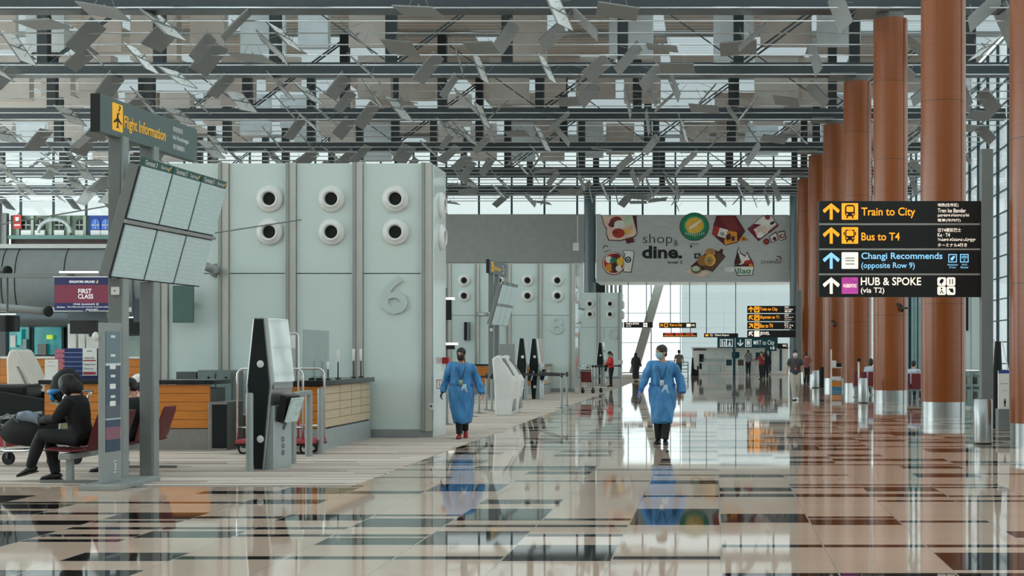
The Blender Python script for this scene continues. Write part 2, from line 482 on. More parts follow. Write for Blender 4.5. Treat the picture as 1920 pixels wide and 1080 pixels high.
# ------------------------------------------------------------------ roof structure
ORD = ['third', 'fourth', 'fifth', 'sixth', 'seventh', 'eighth']
PX = [5.43 - 4.5 * i for i in range(-1, 13)]
for n in range(3, 9):
    d = dn(n)
    t = thing('roof_truss', 'dark steel roof truss over the %s wooden column' % ORD[n - 3] if n < 8 else 'dark steel roof truss nearest the end wall', 'truss', (0, d, 12.3), 'roof trusses across the hall')
    MB().box(HX0, 13.4, d - .2, d + .2, 12.42, 12.8).box(HX0, 13.4, d - .34, d + .34, 12.3, 12.42).build('bottom_chord', M_STEELDARK, t)
    MB().box(HX0, 13.4, d - .08, d + .08, 16.15, 16.38).build('top_chord', M_GREYP, t)
    lx = -.53 * d - 3
    for i, x in enumerate(PX):
        if x < lx: continue
        MB().box(x - .2, x + .2, d - .17, d + .17, 12.8, 16.2).build('post', M_STEELBLK, t)
        if (i + n) % 3 == 0:
            b = MB()
            for o in (-.12, .12): b.tube((x + .2, d + o, 12.85 + o), (x + 4.3, d + o, 15.85 + o), .04, 6)
            b.build('tie_rod', M_STEELDARK, t)
        if (i + n) % 3 == 1: MB().tube((x + .2, d - .25, 15.8), (x + 4.3, d - .25, 12.9), .028, 6).build('bracing_rod', M_STEELDARK, t)
# thin rods across each bay, and the tilted reflector panels hung on them
BAY = ['third and fourth', 'fourth and fifth', 'fifth and sixth', 'sixth and seventh', 'seventh and eighth']
rnd = random.Random(11)
rod_y = []
for n in range(3, 9):
    for k in range(6):
        y = dn(n) - 1.6 + 1.662 * k
        if y > 96: continue
        rod_y.append((y, n))
for i, (y, n) in enumerate(rod_y):
    z = 12.05
    o = MB().tube((-.53 * y - 2, y, z), (13.3, y, z), .024, 6).build('ceiling_rod', M_ROD)
    tag(o, 'thin steel ceiling rod, %s crossing behind the truss of the %s wooden column' % (['first', 'second', 'third', 'fourth', 'fifth', 'sixth'][i % 6], ORD[n - 3]), 'rod', 'thin rods under the roof trusses')

def refl_mesh(w, l, bend):
    m = MB()
    for sgn in (-1, 1):
        m.obox((sgn * w / 4, 0, 0), (w / 4, 0, 0), (0, l / 2, 0), (0, 0, .012)); m.mi[-5] = 1
    m.obox((0, 0, .02), (.02, 0, 0), (0, l / 2, 0), (0, 0, .02))
    for sgn in (-1, 1): m.obox((0, sgn * (l / 2 - .02), .016), (w / 2, 0, 0), (0, .015, 0), (0, 0, .018))
    m.obox((0, 0, .1), (.02, 0, 0), (0, .02, 0), (0, 0, .12))
    for sgn in (-1, 1): m.tube((sgn * w * .3, 0, .02), (sgn * w * .12, 0, .5), .008, 5)
    return m
protos = []
for w, l in ((1.25, 1.25), (1.05, 1.35)):
    o = refl_mesh(w, l, 0).build('reflector_panel', [M_REFL, M_REFLTOP]); protos.append(o)
spots = []
for i, (y, n) in enumerate(rod_y):
    cnt = 0; x = 12.6 - (i % 2) * 1.1
    while x > -.53 * y - 1:
        keep = .47 if y < 66 else .42
        if rnd.random() < keep and abs(x - 5.55) > 1.0 and not (y > 91 and abs(x + 8.6) < 1.6): spots.append((x + rnd.uniform(-.4, .4), y, n))
        x -= 2.2
TILT = [(48, 'tilted steeply down to the right'), (-48, 'tilted steeply down to the left'), (0, 'hanging nearly level'), (72, 'hanging almost upright'), (-35, 'tilted down to the left')]
spots.sort(key=lambda s: s[1])
used = [False, False]; stuff = MB()
for i, (x, y, n) in enumerate(spots):
    q = rnd.random()
    if x < -11: a, word = TILT[0] if q < .55 else TILT[1] if q < .9 else TILT[2]
    elif x < 0: a, word = TILT[1] if q < .5 else TILT[0] if q < .62 else TILT[2] if q < .82 else TILT[3]
    else: a, word = TILT[0] if q < .45 else TILT[4] if q < .6 else TILT[1] if q < .75 else TILT[2] if q < .85 else TILT[3]
    a += rnd.uniform(-9, 9); k = rnd.randrange(2)
    if i < 290:
        if not used[k]: o = protos[k]; used[k] = True
        else: o = protos[k].copy(); COL.objects.link(o)
        o.location = (x, y, 12.05 - .12); o.rotation_euler = (R(rnd.uniform(-9, 9)), R(a), R(rnd.uniform(-9, 9)))
        where = 'behind the %s column\'s truss' % ORD[n - 3]
        tag(o, 'square grey ceiling reflector %s %s' % (word, where), 'reflector panel', 'ceiling reflectors %s %s' % (word, where))
    else:
        m = refl_mesh(1.2, 1.25, 0); rt = Matrix.Rotation(R(a), 3, 'Y')
        stuff.add([rt @ v + V((x, y, 11.93)) for v in m.v], m.f)
if stuff.v: tag(stuff.build('reflector_panels_far', M_REFL), 'far mass of grey reflector panels under the roof near the end wall', 'reflector panels', kind='stuff')

# ------------------------------------------------------------------ wooden columns
CX, CR = 5.55, .54
CN = ['first', 'second', 'third', 'fourth', 'fifth', 'sixth', 'seventh', 'eighth']
for n in range(1, 8):
    d = dn(n)
    t = thing('wooden_column', '%s round orange-brown wood-clad column on a steel base, counted from the front' % CN[n - 1], 'column', (CX, d, 0), 'wood-clad columns along the right side')
    t['kind'] = 'thing'
    MB().lathe([(CR, .38), (CR, 12.05), (CR * .2, 12.05)], (CX, d, 0), n=48).build('shaft', M_COLUMN, t, 'auto')
    MB().lathe([(CR - .015, 0), (CR - .015, .38)], (CX, d, 0), n=48).build('steel_base', M_STEEL, t, 'auto')
    MB().box(CX + .36, CX + .372, d - CR * .73 - .01, d - CR * .72, .0, 12.0).build('seam', M_BLACKM, t)
    MB().box(CX - .38, CX + .38, d - .3, d + .3, 12.05, 12.3).box(CX - 1.1, CX - .1, d - .7, d + .7, 12.24, 12.298).build('saddle', M_GREYM, t)
# two grey round columns at the end wall and the leaning strut
for x, y, z1, l in ((gx(1106, 94), 94.0, 12.6, 'tall grey round column at the left end of the food banner'), (CX - .05, dn(8), 12.25, 'tall grey round column at the right end of the food banner')):
    t = thing('grey_column', l, 'column', (x, y, 0)); t['kind'] = 'thing'
    MB().lathe([(.40, 0), (.40, z1), (.0, z1)], (x, y, 0), n=28).build('shaft', mat('slate_column', (92, 106, 110), .35), t, 'auto')
o = MB().bar((gx(1188, 100), 100, 0), (gx(1252, 100), 100, gz(480, 100)), .62, .75, V((0, 1, 0))).build('leaning_strut', mat('pale_strut', (150, 150, 144), .5))
tag(o, 'big grey strut leaning up to the right beneath the food banner', 'strut'); o['kind'] = 'thing'
# ------------------------------------------------------------------ row end walls with air nozzles
def island(x, d, num, label):
    t = thing('check_in_end_wall', label, 'end wall', (x, d, 0), 'white end walls of the check-in rows'); t['kind'] = 'thing'
    H = 5.06; pe = [-4.98, -3.86, -2.62, -1.39, -.12]       # panel boundaries across the face
    MB().box(x - 4.95, x - .02, d + .04, d + 1.1, 0, H - .02).build('core', M_GREYD, t)
    for k in range(4):
        a, c = x + pe[k] + .11, x + pe[k + 1] - .09
        MB().box(a, c, d - .02, d + .05, .15, 3.02).box(a, c, d - .02, d + .05, 3.035, H).build('panel', M_PANEL, t, bevel=.006)
        cx = x + [-4.36, -3.0, -1.86, -.68][k]
        for z in (4.4, 3.79):
            nz = MB().lathe([(.155, .0), (.24, .0), (.245, .03), (.225, .06), (.195, .065), (.17, .09), (.15, .10), (.125, .09), (.115, .03)], (cx, d - .02, z), (0, -1, 0), 36).build('air_nozzle', M_WHITE, t, 'auto')
            MB().lathe([(.125, .07), (.118, .04), (.0, .035)], (cx, d - .02, z), (0, -1, 0), 28).build('bore', M_BLACKM, nz, 'auto')
    for k in range(5):
        e = x + pe[k]
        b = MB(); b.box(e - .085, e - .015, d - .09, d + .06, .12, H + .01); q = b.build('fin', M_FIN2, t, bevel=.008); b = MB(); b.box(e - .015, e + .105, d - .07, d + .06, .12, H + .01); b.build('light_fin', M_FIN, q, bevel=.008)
    MB().box(x - 4.9, x, d - .04, d + .04, 0, .15).build('baseboard', M_GREYP, t)
    MB().box(x - .015, x + .02, d - .02, d + 1.12, 0, H - .02).build('side_panel', M_PANEL, t, bevel=.01)
    for z in (4.35, 3.75):
        nz = MB().lathe([(.155, .0), (.24, .0), (.245, .03), (.225, .06), (.195, .065), (.15, .10), (.125, .09), (.115, .03)], (x + .02, d + .6, z), (1, 0, 0), 30).build('air_nozzle', M_WHITE, t, 'auto')
        MB().lathe([(.125, .07), (.118, .04), (.0, .035)], (x + .02, d + .6, z), (1, 0, 0), 24).build('bore', M_BLACKM, nz, 'auto')
    p = Pl((x, d - .05, 0), (1, 0, 0), (0, 0, 1)); b = MB()
    vs, fs = text_geo(num, .012); wd = .5 * (1 if len(num) == 1 else 2.0); cx = x - .70
    top = [(cx - wd / 2 + wd * u, 2.28 + .70 * v) for u, v in vs]
    for k in (.0, -.04): b.add([(q[0], d - .03 + k, q[1]) for q in top], fs)
    edge = {}
    for f in fs:
        for i in range(len(f)): edge[(f[i], f[(i + 1) % len(f)])] = 1
    n = len(top)
    for (i, j) in list(edge):
        if (j, i) not in edge: b.add([(top[i][0], d - .03, top[i][1]), (top[j][0], d - .03, top[j][1]), (top[j][0], d - .07, top[j][1]), (top[i][0], d - .07, top[i][1])], [(0, 1, 2, 3)])
    b.build('raised_numeral', M_NUM, t)
    return t
island(-5.2, 25.2, '6', 'white panelled check-in end wall with air nozzles and the numeral 6')
island(-5.52, 53.9, '8', 'white panelled check-in end wall with air nozzles and the numeral 8')
island(-5.45, 80.0, '10', 'white panelled check-in end wall with air nozzles and the numeral 10')

# small fittings on the first end wall
t = thing('red_square_notice', 'small red outlined square notice on the side of the first end wall', 'notice', (-5.18, 25.65, gz(720, 25.6)))
zc = gz(720, 25.65); MB().box(-5.182, -5.176, 25.42, 25.9, zc - .085, zc + .085).build('sheet', P_WHITE, t)
b = MB(); p = Pl((-5.176, 25.42, zc - .085), (0, 1, 0), (0, 0, 1))
for a, c, e, f in ((0, .48, 0, .02), (0, .48, .15, .17), (0, .04, 0, .17), (.44, .48, 0, .17)): p.rect(b, a, c, e, f, .003)
p.disc(b, .24, .115, .05, .02, .003); p.rect(b, .19, .29, .04, .085, .003); b.build('red_outline', mat('notice_outline_red', (206, 96, 84), .5), t)
o = MB().box(gx(803, 25), gx(810, 25), 25.08, 25.11, gz(756, 25), gz(768, 25)).build('wall_socket', M_WHITE); tag(o, 'small white socket plate low on the fin beside the numeral 6', 'socket')
MB().box(gx(805, 25), gx(808, 25), 25.07, 25.082, gz(764, 25), gz(760, 25)).build('socket_hole', M_BLACK, o)
t = thing('wall_strut', 'grey tube strut with round flange fixed to the white wall behind the flight screens', 'strut', (gx(404, 25.1), 25.1, gz(507, 25.1)))
MB().lathe([(0, 0), (.13, 0), (.13, .03), (.06, .05)], (gx(404, 25.1), 25.178, gz(507, 25.1)), (0, -1, 0)).build('flange', M_GREYM, t, 'auto')
MB().tube((gx(404, 25.1), 25.10, gz(507, 25.1)), (gx(388, 22.6), 22.6, gz(500, 22.6)), .075, 14).build('tube', M_GREYP, t, True)
o = MB().tube((gx(565, 25.1), 25.1, gz(412, 25.1)), (gx(330, 23.2), 23.2, gz(448, 23.2)), .012, 6).build('stay_cable', M_GREYM)
tag(o, 'thin steel stay cable running from a wall fin to behind the flight screens', 'cable')
o = MB().tube((gx(-40, 27), 27, gz(428, 27)), (gx(250, 27), 27, gz(378, 27)), .014, 6).build('stay_cable', M_GREYM)
tag(o, 'thin steel stay cable crossing in front of the shophouse facade at left', 'cable')

# ------------------------------------------------------------------ flight information board
SA, CA = math.sin(R(3.58)), math.cos(R(3.58))
UU = V((SA, CA, 0)); NN = V((CA, -SA, 0)); ZZ = V((0, 0, 1))
def s_of(px, N):                                  # distance along the board's length that shows at a photo column
    t = (px - VX) / F_PX
    return (t * N.y - N.x) / (SA - t * CA)
t = thing('flight_information_board', 'grey flight information stand with six tilted screens and a header sign on two posts', 'information board', (-7.2, 16.4, 0))
for x, y in ((gx(219, 16.6), 16.6), (gx(277, 17.4), 17.4)):
    b = MB(); e = MB()
    for z0, z1 in ((.05 if y < 17 else 0, 2.47), (2.9, 4.2)):
        b.box(x - .08, x + .07, y - .06, y + .12, z0, z1); e.box(x + .06, x + .1, y - .05, y + .11, z0, z1)
    p = b.build('post', M_GREYM, t, bevel=.006); e.build('light_edge', M_GREYP, p)
x, y = gx(216, 16.5), 16.5
q = MB().box(x - .045, x + .045, y - .02, y + .02, gz(553, y), gz(538, y)).build('switch_plate', M_WHITE, t, bevel=.008)
MB().lathe([(0, 0), (.009, 0)], (x, y - .021, gz(545.5, y)), (0, -1, 0)).build('keyhole', M_BLACK, q)
N0 = V((gx(188, 16.06), 16.06, 0)); zt, zb = gz(175, 16.06), gz(247, 16.06); L = s_of(370, N0)
hd = MB().obox(N0 + UU * L / 2 - NN * .058 + ZZ * (zt + zb) / 2, UU * L / 2, NN * .058, ZZ * (zt - zb) / 2).build('header_sign', M_SIGNG, t, bevel=.006)
MB().obox(N0 - UU * .004 - NN * .058 + ZZ * (zt + zb) / 2, UU * .004, NN * .058, ZZ * (zt - zb) / 2).build('end_cap', M_BLACK, hd)
p = Pl(N0 + ZZ * zb, UU, ZZ); H = zt - zb
S = lambda px: s_of(px, N0)
b = MB(); p.rrect(b, S(210), S(230), .07, H - .05, .02, .003); b.build('pictogram', P_YEL, hd)
b = MB()
sc = S(220); a, c = S(211.5), S(228.5); wd = c - a
p.poly(b, [(sc - .012, .12), (sc + .012, .12), (sc + .02, .27), (sc, .30), (sc - .02, .27)], .006)
p.poly(b, [(sc, .245), (sc + wd * .45, .175), (sc + wd * .45, .155), (sc, .195)], .006); p.poly(b, [(sc, .245), (sc - wd * .45, .175), (sc - wd * .45, .155), (sc, .195)], .006)
p.poly(b, [(sc, .145), (sc + wd * .2, .105), (sc, .115), (sc - wd * .2, .105)], .006)
p.text(b, '?', sc + .015, sc + .075, .28, .385, .006)
b.build('aeroplane_symbol', P_BLACK, hd)
b = MB(); p.text(b, 'Flight Information', S(232), S(310), .095, .29, .005, .012); b.build('lettering', P_YEL, hd)
b = MB(); p.text(b, '航班资讯', S(324), S(342), .305, .375, .005, .01); p.text(b, 'Info Penerbangan', S(323.5), S(353), .185, .265, .005, .012); p.text(b, '飛行情報案内', S(324), S(345), .075, .145, .005, .01); b.build('lettering', P_WHITE, hd)
# tilted block of screens
B0 = V((gx(205, 16.3), 16.3, gz(520, 16.3))); T0 = V((gx(262, 16.3), 16.3, gz(310, 16.3)))
UP = T0 - B0; HH = UP.length; UP.normalize(); NB = UU.cross(UP).normalized(); LW = s_of(423, T0)
MB().obox(B0 + UU * LW / 2 + UP * HH / 2 - NB * .075, UU * LW / 2, UP * HH / 2, NB * .065).build('screen_housing', M_GREYM, t, bevel=.006)
MB().obox(B0 + UU * LW / 2 + UP * HH / 2 - NB * .005, UU * LW / 2, UP * HH / 2, NB * .006).build('screen_bezel', M_BLACK, t)
pl = Pl(B0, UU, UP)
k = NT('flight_screen'); P, x_, y_, z_ = k.pos()
row = k.math('FRACT', k.math('DIVIDE', z_, .052)); ln = k.math('MULTIPLY', k.math('GREATER_THAN', row, .55), k.math('GREATER_THAN', k.noise(k.xyz(k.math('MULTIPLY', x_, 9.0), k.math('MULTIPLY', y_, 9.0), k.math('MULTIPLY', z_, 20.0)), 1.5, 2), .5))
c = k.mix(k.math('MULTIPLY', ln, .22), rgba((158, 178, 178)), rgba((190, 206, 204)))
k.l(c, k.b.inputs['Base Color']); k.b.inputs['Roughness'].default_value = .12; k.l(c, k.b.inputs['Emission Color']); k.b.inputs['Emission Strength'].default_value = .3
M_SCREEN = k.m
cw = LW / 3
for i in range(3):
    for j in range(2):
        b = MB(); a0, a1 = i * cw + .025, (i + 1) * cw - .025; h0, h1 = (.02, HH * .475) if j == 0 else (HH * .535, HH - .0)
        b.obox(pl.p((a0 + a1) / 2, (h0 + h1) / 2, .012), UU * (a1 - a0) / 2, UP * (h1 - h0) / 2, NB * .010); b.build('screen', M_SCREEN, t)
    b = MB(); a0, a1 = i * cw + .01, (i + 1) * cw - .05
    b.obox(pl.p((a0 + a1) / 2, HH + .055, .004), UU * (a1 - a0) / 2, UP * .05, NB * .016)
    hp = b.build('column_header', mat('bottle_green_header', (48, 92, 88), .4), t)
    b = MB(); pl.text(b, 'Terminal 3', a0 + .05, a0 + .36, HH + .025, HH + .085, .024, .012); pl.text(b, 'Departures', a0 + .46, a0 + .66, HH + .02, HH + .075, .024); b.build('lettering', P_WHITE, hp)
    b = MB(); pl.poly(b, [(a1 - .1, HH + .03), (a1 - .03, HH + .09), (a1 - .02, HH + .08), (a1 - .09, HH + .02)], .024); b.build('arrow_mark', P_YEL, hp)
MB().obox(pl.p(LW / 2 - .02, HH * .505, .03), UU * (LW / 2 + .02), UP * .022, NB * .022).build('mid_rail', M_GREYP, t, bevel=.006)
for i in (1, 2): MB().obox(pl.p(LW * i / 3, HH / 2, .008), UU * .012, UP * HH / 2, NB * .008).build('divider', M_BLACK, t)
# teal panel hanging by the wall
x0, x1 = gx(323, 24.9), gx(363, 24.9)
t = thing('teal_side_screen', 'small dull green panel on the white wall below the flight screens', 'panel', ((x0 + x1) / 2, 24.95, gz(572, 24.9)))
MB().box(x0, x1, 24.9, 24.94, gz(605, 24.9), gz(535, 24.9)).build('panel', mat('dull_green_panel', (78, 108, 102), .5), t, bevel=.01)
MB().box(x0 + .1, x1 - .1, 24.94, 25.2, gz(575, 24.9), gz(565, 24.9)).build('bracket', M_GREYD, t)

# directory totem
MB().box(gx(146, 15.56), gx(226, 15.62), 15.56, 16.75, 0, .06).build('foot_plate', M_GREYP, bpy.data.objects['flight_information_board'], bevel=.008)
t = thing('directory_totem', 'slim silver directory totem on a flat plate beside the left board post', 'totem', (-7.05, 15.9, .06))
PL_ = t
A = V((gx(184, 15.75), 15.75, .06)); ua = V((math.sin(R(5)), math.cos(R(5)), 0)); na = V((ua.y, -ua.x, 0)); HT = gz(605, 15.75) - .06
MB().obox(A + ua * .2 + na * .033 + ZZ * HT / 2, ua * .2, na * .033, ZZ * HT / 2).build('frame', M_GREYP, t, bevel=.006)
pt = Pl(A + na * .067, ua, ZZ)
k = NT('directory_print'); P, x_, y_, z_ = k.pos()
r = k.n('ValToRGB'); r.color_ramp.interpolation = 'CONSTANT'; e = r.color_ramp.elements
e[0].position = 0; e[0].color = rgba((44, 70, 92)); e[1].position = .14; e[1].color = rgba((140, 92, 108))
for q, cc in ((.24, (62, 78, 98)), (.30, (196, 206, 206)), (.31, (96, 100, 112)), (.42, (76, 92, 108)), (.74, (214, 222, 222)), (.76, (112, 132, 140))):
    z = e.new(q); z.color = rgba(cc)
k.l(k.math('DIVIDE', k.math('SUBTRACT', z_, .36), 1.43), r.inputs[0]); k.l(r.outputs[0], k.b.inputs['Base Color']); k.b.inputs['Roughness'].default_value = .25
b = MB(); b.obox(pt.p(.2, .36 + .7, .002), ua * .16, ZZ * .7, na * .004); d_ = b.build('directory_panel', k.m, t)
b = MB()
for z in (1.70, 1.48, 1.24, 1.0): pt.rect(b, .14, .24, z - .015, z + .015, .008)
for z in (1.35, 1.12, .92): pt.rrect(b, .12, .25, z - .03, z + .03, .012, .008)
b.build('directory_lettering', P_WHITE, d_)
b = MB(); pt.text(b, '3', .22, .27, .14, .22, .004, .01); pt.rect(b, .2, .28, .11, .12); pt.rect(b, .2, .28, .24, .25); b.build('lettering', P_WHITE, t)
MB().ell(A + ZZ * (gz(631, 15.75) - .06) - na * .03, .04, .03, .055, 14).build('round_lamp', M_WHITE, t, True)
# ------------------------------------------------------------------ hanging and standing signs
def sign_plane(d):                                   # artwork plane addressed in metres of the frontal plane at distance d
    return Pl((0, d, 0), (1, 0, 0), (0, 0, 1))
def train_icon(p, b, x0, x1, z0, z1, k=.010, bus=False):
    w, h = x1 - x0, z1 - z0
    X = lambda u: x0 + w * u
    Z = lambda u: z0 + h * u
    if bus: p.rrect(b, X(.22), X(.78), Z(.2), Z(.86), w * .08, k)
    else: p.rrect(b, X(.2), X(.8), Z(.2), Z(.9), w * .18, k)
    for u in (.28, .62): p.rect(b, X(u), X(u + .1), Z(.09), Z(.2), k)
    if bus:
        for u in (.12, .80): p.rect(b, X(u), X(u + .07), Z(.5), Z(.72), k)
def train_glass(p, b, x0, x1, z0, z1, k=.013, bus=False):
    w, h = x1 - x0, z1 - z0
    X = lambda u: x0 + w * u
    Z = lambda u: z0 + h * u
    p.rrect(b, X(.29), X(.71), Z(.47), Z(.78 if bus else .8), w * .05, k)
    p.disc(b, X(.32), Z(.33), w * .05, None, k, 10); p.disc(b, X(.68), Z(.33), w * .05, None, k, 10)
    if bus: p.rect(b, X(.36), X(.64), Z(.81), Z(.84), k)

def big_sign():
    d = 26.0
    t = thing('wayfinding_sign', 'large black lit direction sign with four rows on a grey post', 'sign', (gx(1850, d), d, 0))
    MB().box(gx(1839, d), gx(1861, d), d - .08, d + .16, 0, gz(280, d)).build('post', M_GREYM, t, bevel=.008)
    rows = [(377, 418.5), (422, 465.5), (469, 512.5), (516, 557)]
    p = sign_plane(d - .02); X = lambda px: gx(px, d - .02); Z = lambda py: gz(py, d - .02)
    MB().box(gx(1534, d), gx(1840, d), d + .06, d + .12, gz(557, d), gz(377, d)).build('backing', M_GREYD, t)
    cont = [('Train to City', E_OR, (1615, 1716, 409, 389), None, 0), ('Bus to T4', E_OR, (1615, 1687, 451, 436), None, 0),
            ('Changi Recommends', E_BL, (1615, 1767, 489.5, 473.5), ('(opposite Row 9)', (1615, 1715, 506, 492)), 0),
            ('HUB & SPOKE', E_WH, (1614, 1727, 535, 520), ('(via T2)', (1614, 1658, 552, 539)), 0)]
    side = [[('地铁(往市区)', 1758, 1797, 388.5, 381), ('Tren ke Bandar', 1758, 1811, 398.5, 391), ('நகருக்குச் செல்லும் ரயில்', 1758, 1817, 408, 400.5), ('電車(市内行)', 1758, 1801, 416.5, 410)],
            [('往T4接驳巴士', 1758, 1802, 435, 427.5), ('Ke · T4', 1758, 1781, 444, 437), ('T4-க்குச் செல்லும் பேருந்து', 1758, 1829, 454, 446), ('ターミナル4行き', 1758, 1813, 463, 456)]]
    for r, (y0, y1) in enumerate(rows):
        q = MB().box(gx(1536, d), gx(1838, d), d - .02, d + .06, gz(y1, d), gz(y0, d)).build('sign_row', M_SIGN, t, bevel=.004)
        name, m, (a, c, z0, z1), sub, _ = cont[r]
        ay = y0 + 4
        b = MB(); p.arrow(b, X(1543), X(1574), Z(ay + 31), Z(ay), .006); b.build('arrow', m, q)
        b = MB(); p.text(b, name, X(a), X(c), Z(z0), Z(z1), .006, .012)
        if sub: p.text(b, sub[0], X(sub[1][0]), X(sub[1][1]), Z(sub[1][2]), Z(sub[1][3]), .006, .008)
        b.build('lettering', m, q)
        x0, x1, h0, h1 = X(1578), X(1609), Z(ay + 31), Z(ay)
        b = MB()
        if r < 2:
            p.rrect(b, x0, x1, h0, h1, .015, .006); b.m = 1
            train_icon(p, b, x0, x1, h0, h1, bus=r == 1); b.m = 0; train_glass(p, b, x0, x1, h0, h1, bus=r == 1)
            b.build('pictogram', [E_OR, P_BLACK], q)
            b = MB()
            for s in side[r]: p.text(b, s[0], X(s[1]), X(s[2]), Z(s[3]), Z(s[4]), .006, .006)
            b.build('small_lettering', E_WH, q)
        elif r == 2:
            p.rrect(b, x0, x1, h0, h1, .01, .006); b.m = 1
            for u in (.25, .45, .6): p.rect(b, x0 + .07, x1 - .07, h0 + (h1 - h0) * u, h0 + (h1 - h0) * (u + .08), .009)
            b.build('pictogram', [E_WH, mat('pale_grey_print', (196, 200, 198), .6)], q)
            b = MB()
            for cx in (1786, 1808):
                a, c, e, f = X(cx - 8), X(cx + 8), Z(492), Z(476.5)
                for (k0, k1, k2, k3) in ((a, c, e, e + .016), (a, c, f - .016, f), (a, a + .016, e, f), (c - .016, c, e, f)): p.rect(b, k0, k1, k2, k3, .006)
                if cx == 1786: p.poly(b, [(a + .05, e + .04), (a + .08, e + .03), (c - .03, f - .05), (c - .06, f - .03), (a + .04, f - .08)], .006)
                else:
                    p.disc(b, (a + c) / 2, e + .04, .014, None, .006, 10)
                    for rr in (.045, .075): p.ring(b, (a + c) / 2, e + .035, rr, rr + .014, .006, 10, 45, 135)
            p.text(b, 'Attractions', X(1776), X(1796), Z(498), Z(494.5), .006, .01); p.text(b, '& Tours', X(1780), X(1792), Z(503), Z(499.5), .006, .01)
            p.text(b, 'Wi-Fi', X(1803), X(1813), Z(498), Z(494.5), .006, .01); p.text(b, 'Rental', X(1801), X(1815), Z(503), Z(499.5), .006, .01)
            b.build('symbols', E_BL, q)
        else:
            p.rect(b, x0, x1, h0, h1, .006); b.m = 1; p.text(b, 'HUB&SPOKE', x0 + .03, x1 - .03, h0 + .12, h0 + .19, .009, .02)
            b.build('pictogram', [E_MG, E_WH], q)
            b = MB(); m2 = MB()
            for cx in (1765.5, 1783):
                for cy in (528, 545):
                    a, c, e, f = X(cx - 8), X(cx + 8), Z(cy + 8), Z(cy - 8)
                    b.m = 0; p.rrect(b, a, c, e, f, .03, .006); b.m = 1
                    if cx < 1770 and cy < 530: p.disc(b, a + .08, e + .09, .035, .05, .009, 12, -35); p.rect(b, a + .07, a + .085, e + .02, e + .08, .009)
                    elif cy < 530:
                        for u in (.05, .1): p.rect(b, a + u, a + u + .018, e + .03, f - .03, .009)
                    elif cx < 1770: p.disc(b, a + .08, f - .04, .018, None, .009, 10); p.poly(b, [(a + .08, f - .06), (a + .12, e + .025), (a + .1, e + .025), (a + .08, e + .07), (a + .06, e + .025), (a + .04, e + .025)], .009)
                    else: p.poly(b, [(a + .03, f - .04), (a + .12, f - .04), (c - .03, e + .04), (a + .08, e + .05)], .009)
            b.build('symbols', [E_WH, P_BLACK], q)
        if r < 3: MB().box(gx(1536, d), gx(1838, d), d + .0, d + .06, gz(rows[r + 1][0], d), gz(y1, d)).build('reveal_strip', M_FIN, t)
    return t
big_sign()

def far_sign4():
    d = 80.0
    t = thing('wayfinding_sign', 'distant black lit sign of four rows on a post by the end wall', 'sign', (gx(1498, d), d, 0))
    MB().box(gx(1493, d), gx(1502, d), d - .1, d + .1, 0, gz(545, d)).build('post', M_GREYM, t)
    p = sign_plane(d - .02); X = lambda px: gx(px, d - .02); Z = lambda py: gz(py, d - .02)
    for r, (n, m, a) in enumerate((('Train to City', E_OR, 0), ('Skytrain to T1', E_OR, 45), ('Bus to T4', E_OR, -45), ('JEWEL', E_WH, 45))):
        y0 = 573.5 + 15.2 * r; y1 = y0 + 13.6
        q = MB().box(gx(1401, d), gx(1492, d), d - .02, d + .08, gz(y1, d), gz(y0, d)).build('sign_row', M_SIGN, t)
        b = MB(); p.arrow(b, X(1403), X(1413), Z(y1 - 1.5), Z(y0 + 1.5), .012, a); p.text(b, n, X(1425), X([1458, 1461, 1449, 1443][r]), Z(y1 - 3), Z(y0 + 3), .012, .015); b.build('lettering', m, q)
        b = MB(); p.rrect(b, X(1414), X(1424), Z(y1 - 1.3), Z(y0 + 1.3), .03, .012)
        if r < 3: b.m = 1; train_icon(p, b, X(1414), X(1424), Z(y1 - 1.3), Z(y0 + 1.3), .024); b.m = 0; train_glass(p, b, X(1414), X(1424), Z(y1 - 1.3), Z(y0 + 1.3), .036)
        b.build('pictogram', [E_OR if r < 3 else E_WH, P_BLACK], q)
        if r < 3:
            b = MB()
            for k, s in enumerate((('地铁', 'Tren ke Bandar', '電車'), ('轻轨', 'Skytrain ke T1', 'スカイトレイン'), ('巴士', 'Ke T4', 'バス'))[r]): p.text(b, s, X(1471), X(1471 + [8, 16, 13][k]), Z(y0 + 4 + 4 * k), Z(y0 + 1 + 4 * k), .012, .01)
            b.build('small_lettering', E_WH, q)
far_sign4()

def hung_sign(label, px0, px1, py0, py1, d, rods, top, face, arts, catname='sign', topz=6.40):
    t = thing('hanging_sign', label, catname, (gx((px0 + px1) / 2, d), d, gz(py1, d)))
    MB().box(gx(px0, d), gx(px1, d), d - .08, d + .08, gz(py1, d), gz(py0, d)).build('sign_box', face, t)
    for r in rods: MB().tube((gx(r, d), d, gz(py0, d) - .02), (gx(r, d), d, topz), .03, 8).build('hanger_rod', M_MULL, t)
    p = sign_plane(d - .08); X = lambda px: gx(px, d - .08); Z = lambda py: gz(py, d - .08)
    for nm, m, fn in arts:
        b = MB(); fn(p, b, X, Z); b.build(nm, m, t)
    return t
def a1(p, b, X, Z): p.text(b, 'Train to City', X(1255), X(1279), Z(613), Z(607), .01, .02); p.arrow(b, X(1237), X(1244), Z(613), Z(607), .01, -45)
def a2(p, b, X, Z):
    p.rrect(b, X(1245.5), X(1252.5), Z(613.3), Z(606.5), .03, .01); b.m = 1; train_icon(p, b, X(1245.5), X(1252.5), Z(613.3), Z(606.5), .02)
def a3(p, b, X, Z): p.rrect(b, X(1287), X(1295), Z(613), Z(607), .03, .01); p.text(b, '地铁', X(1296), X(1303), Z(612), Z(608), .01, .02)
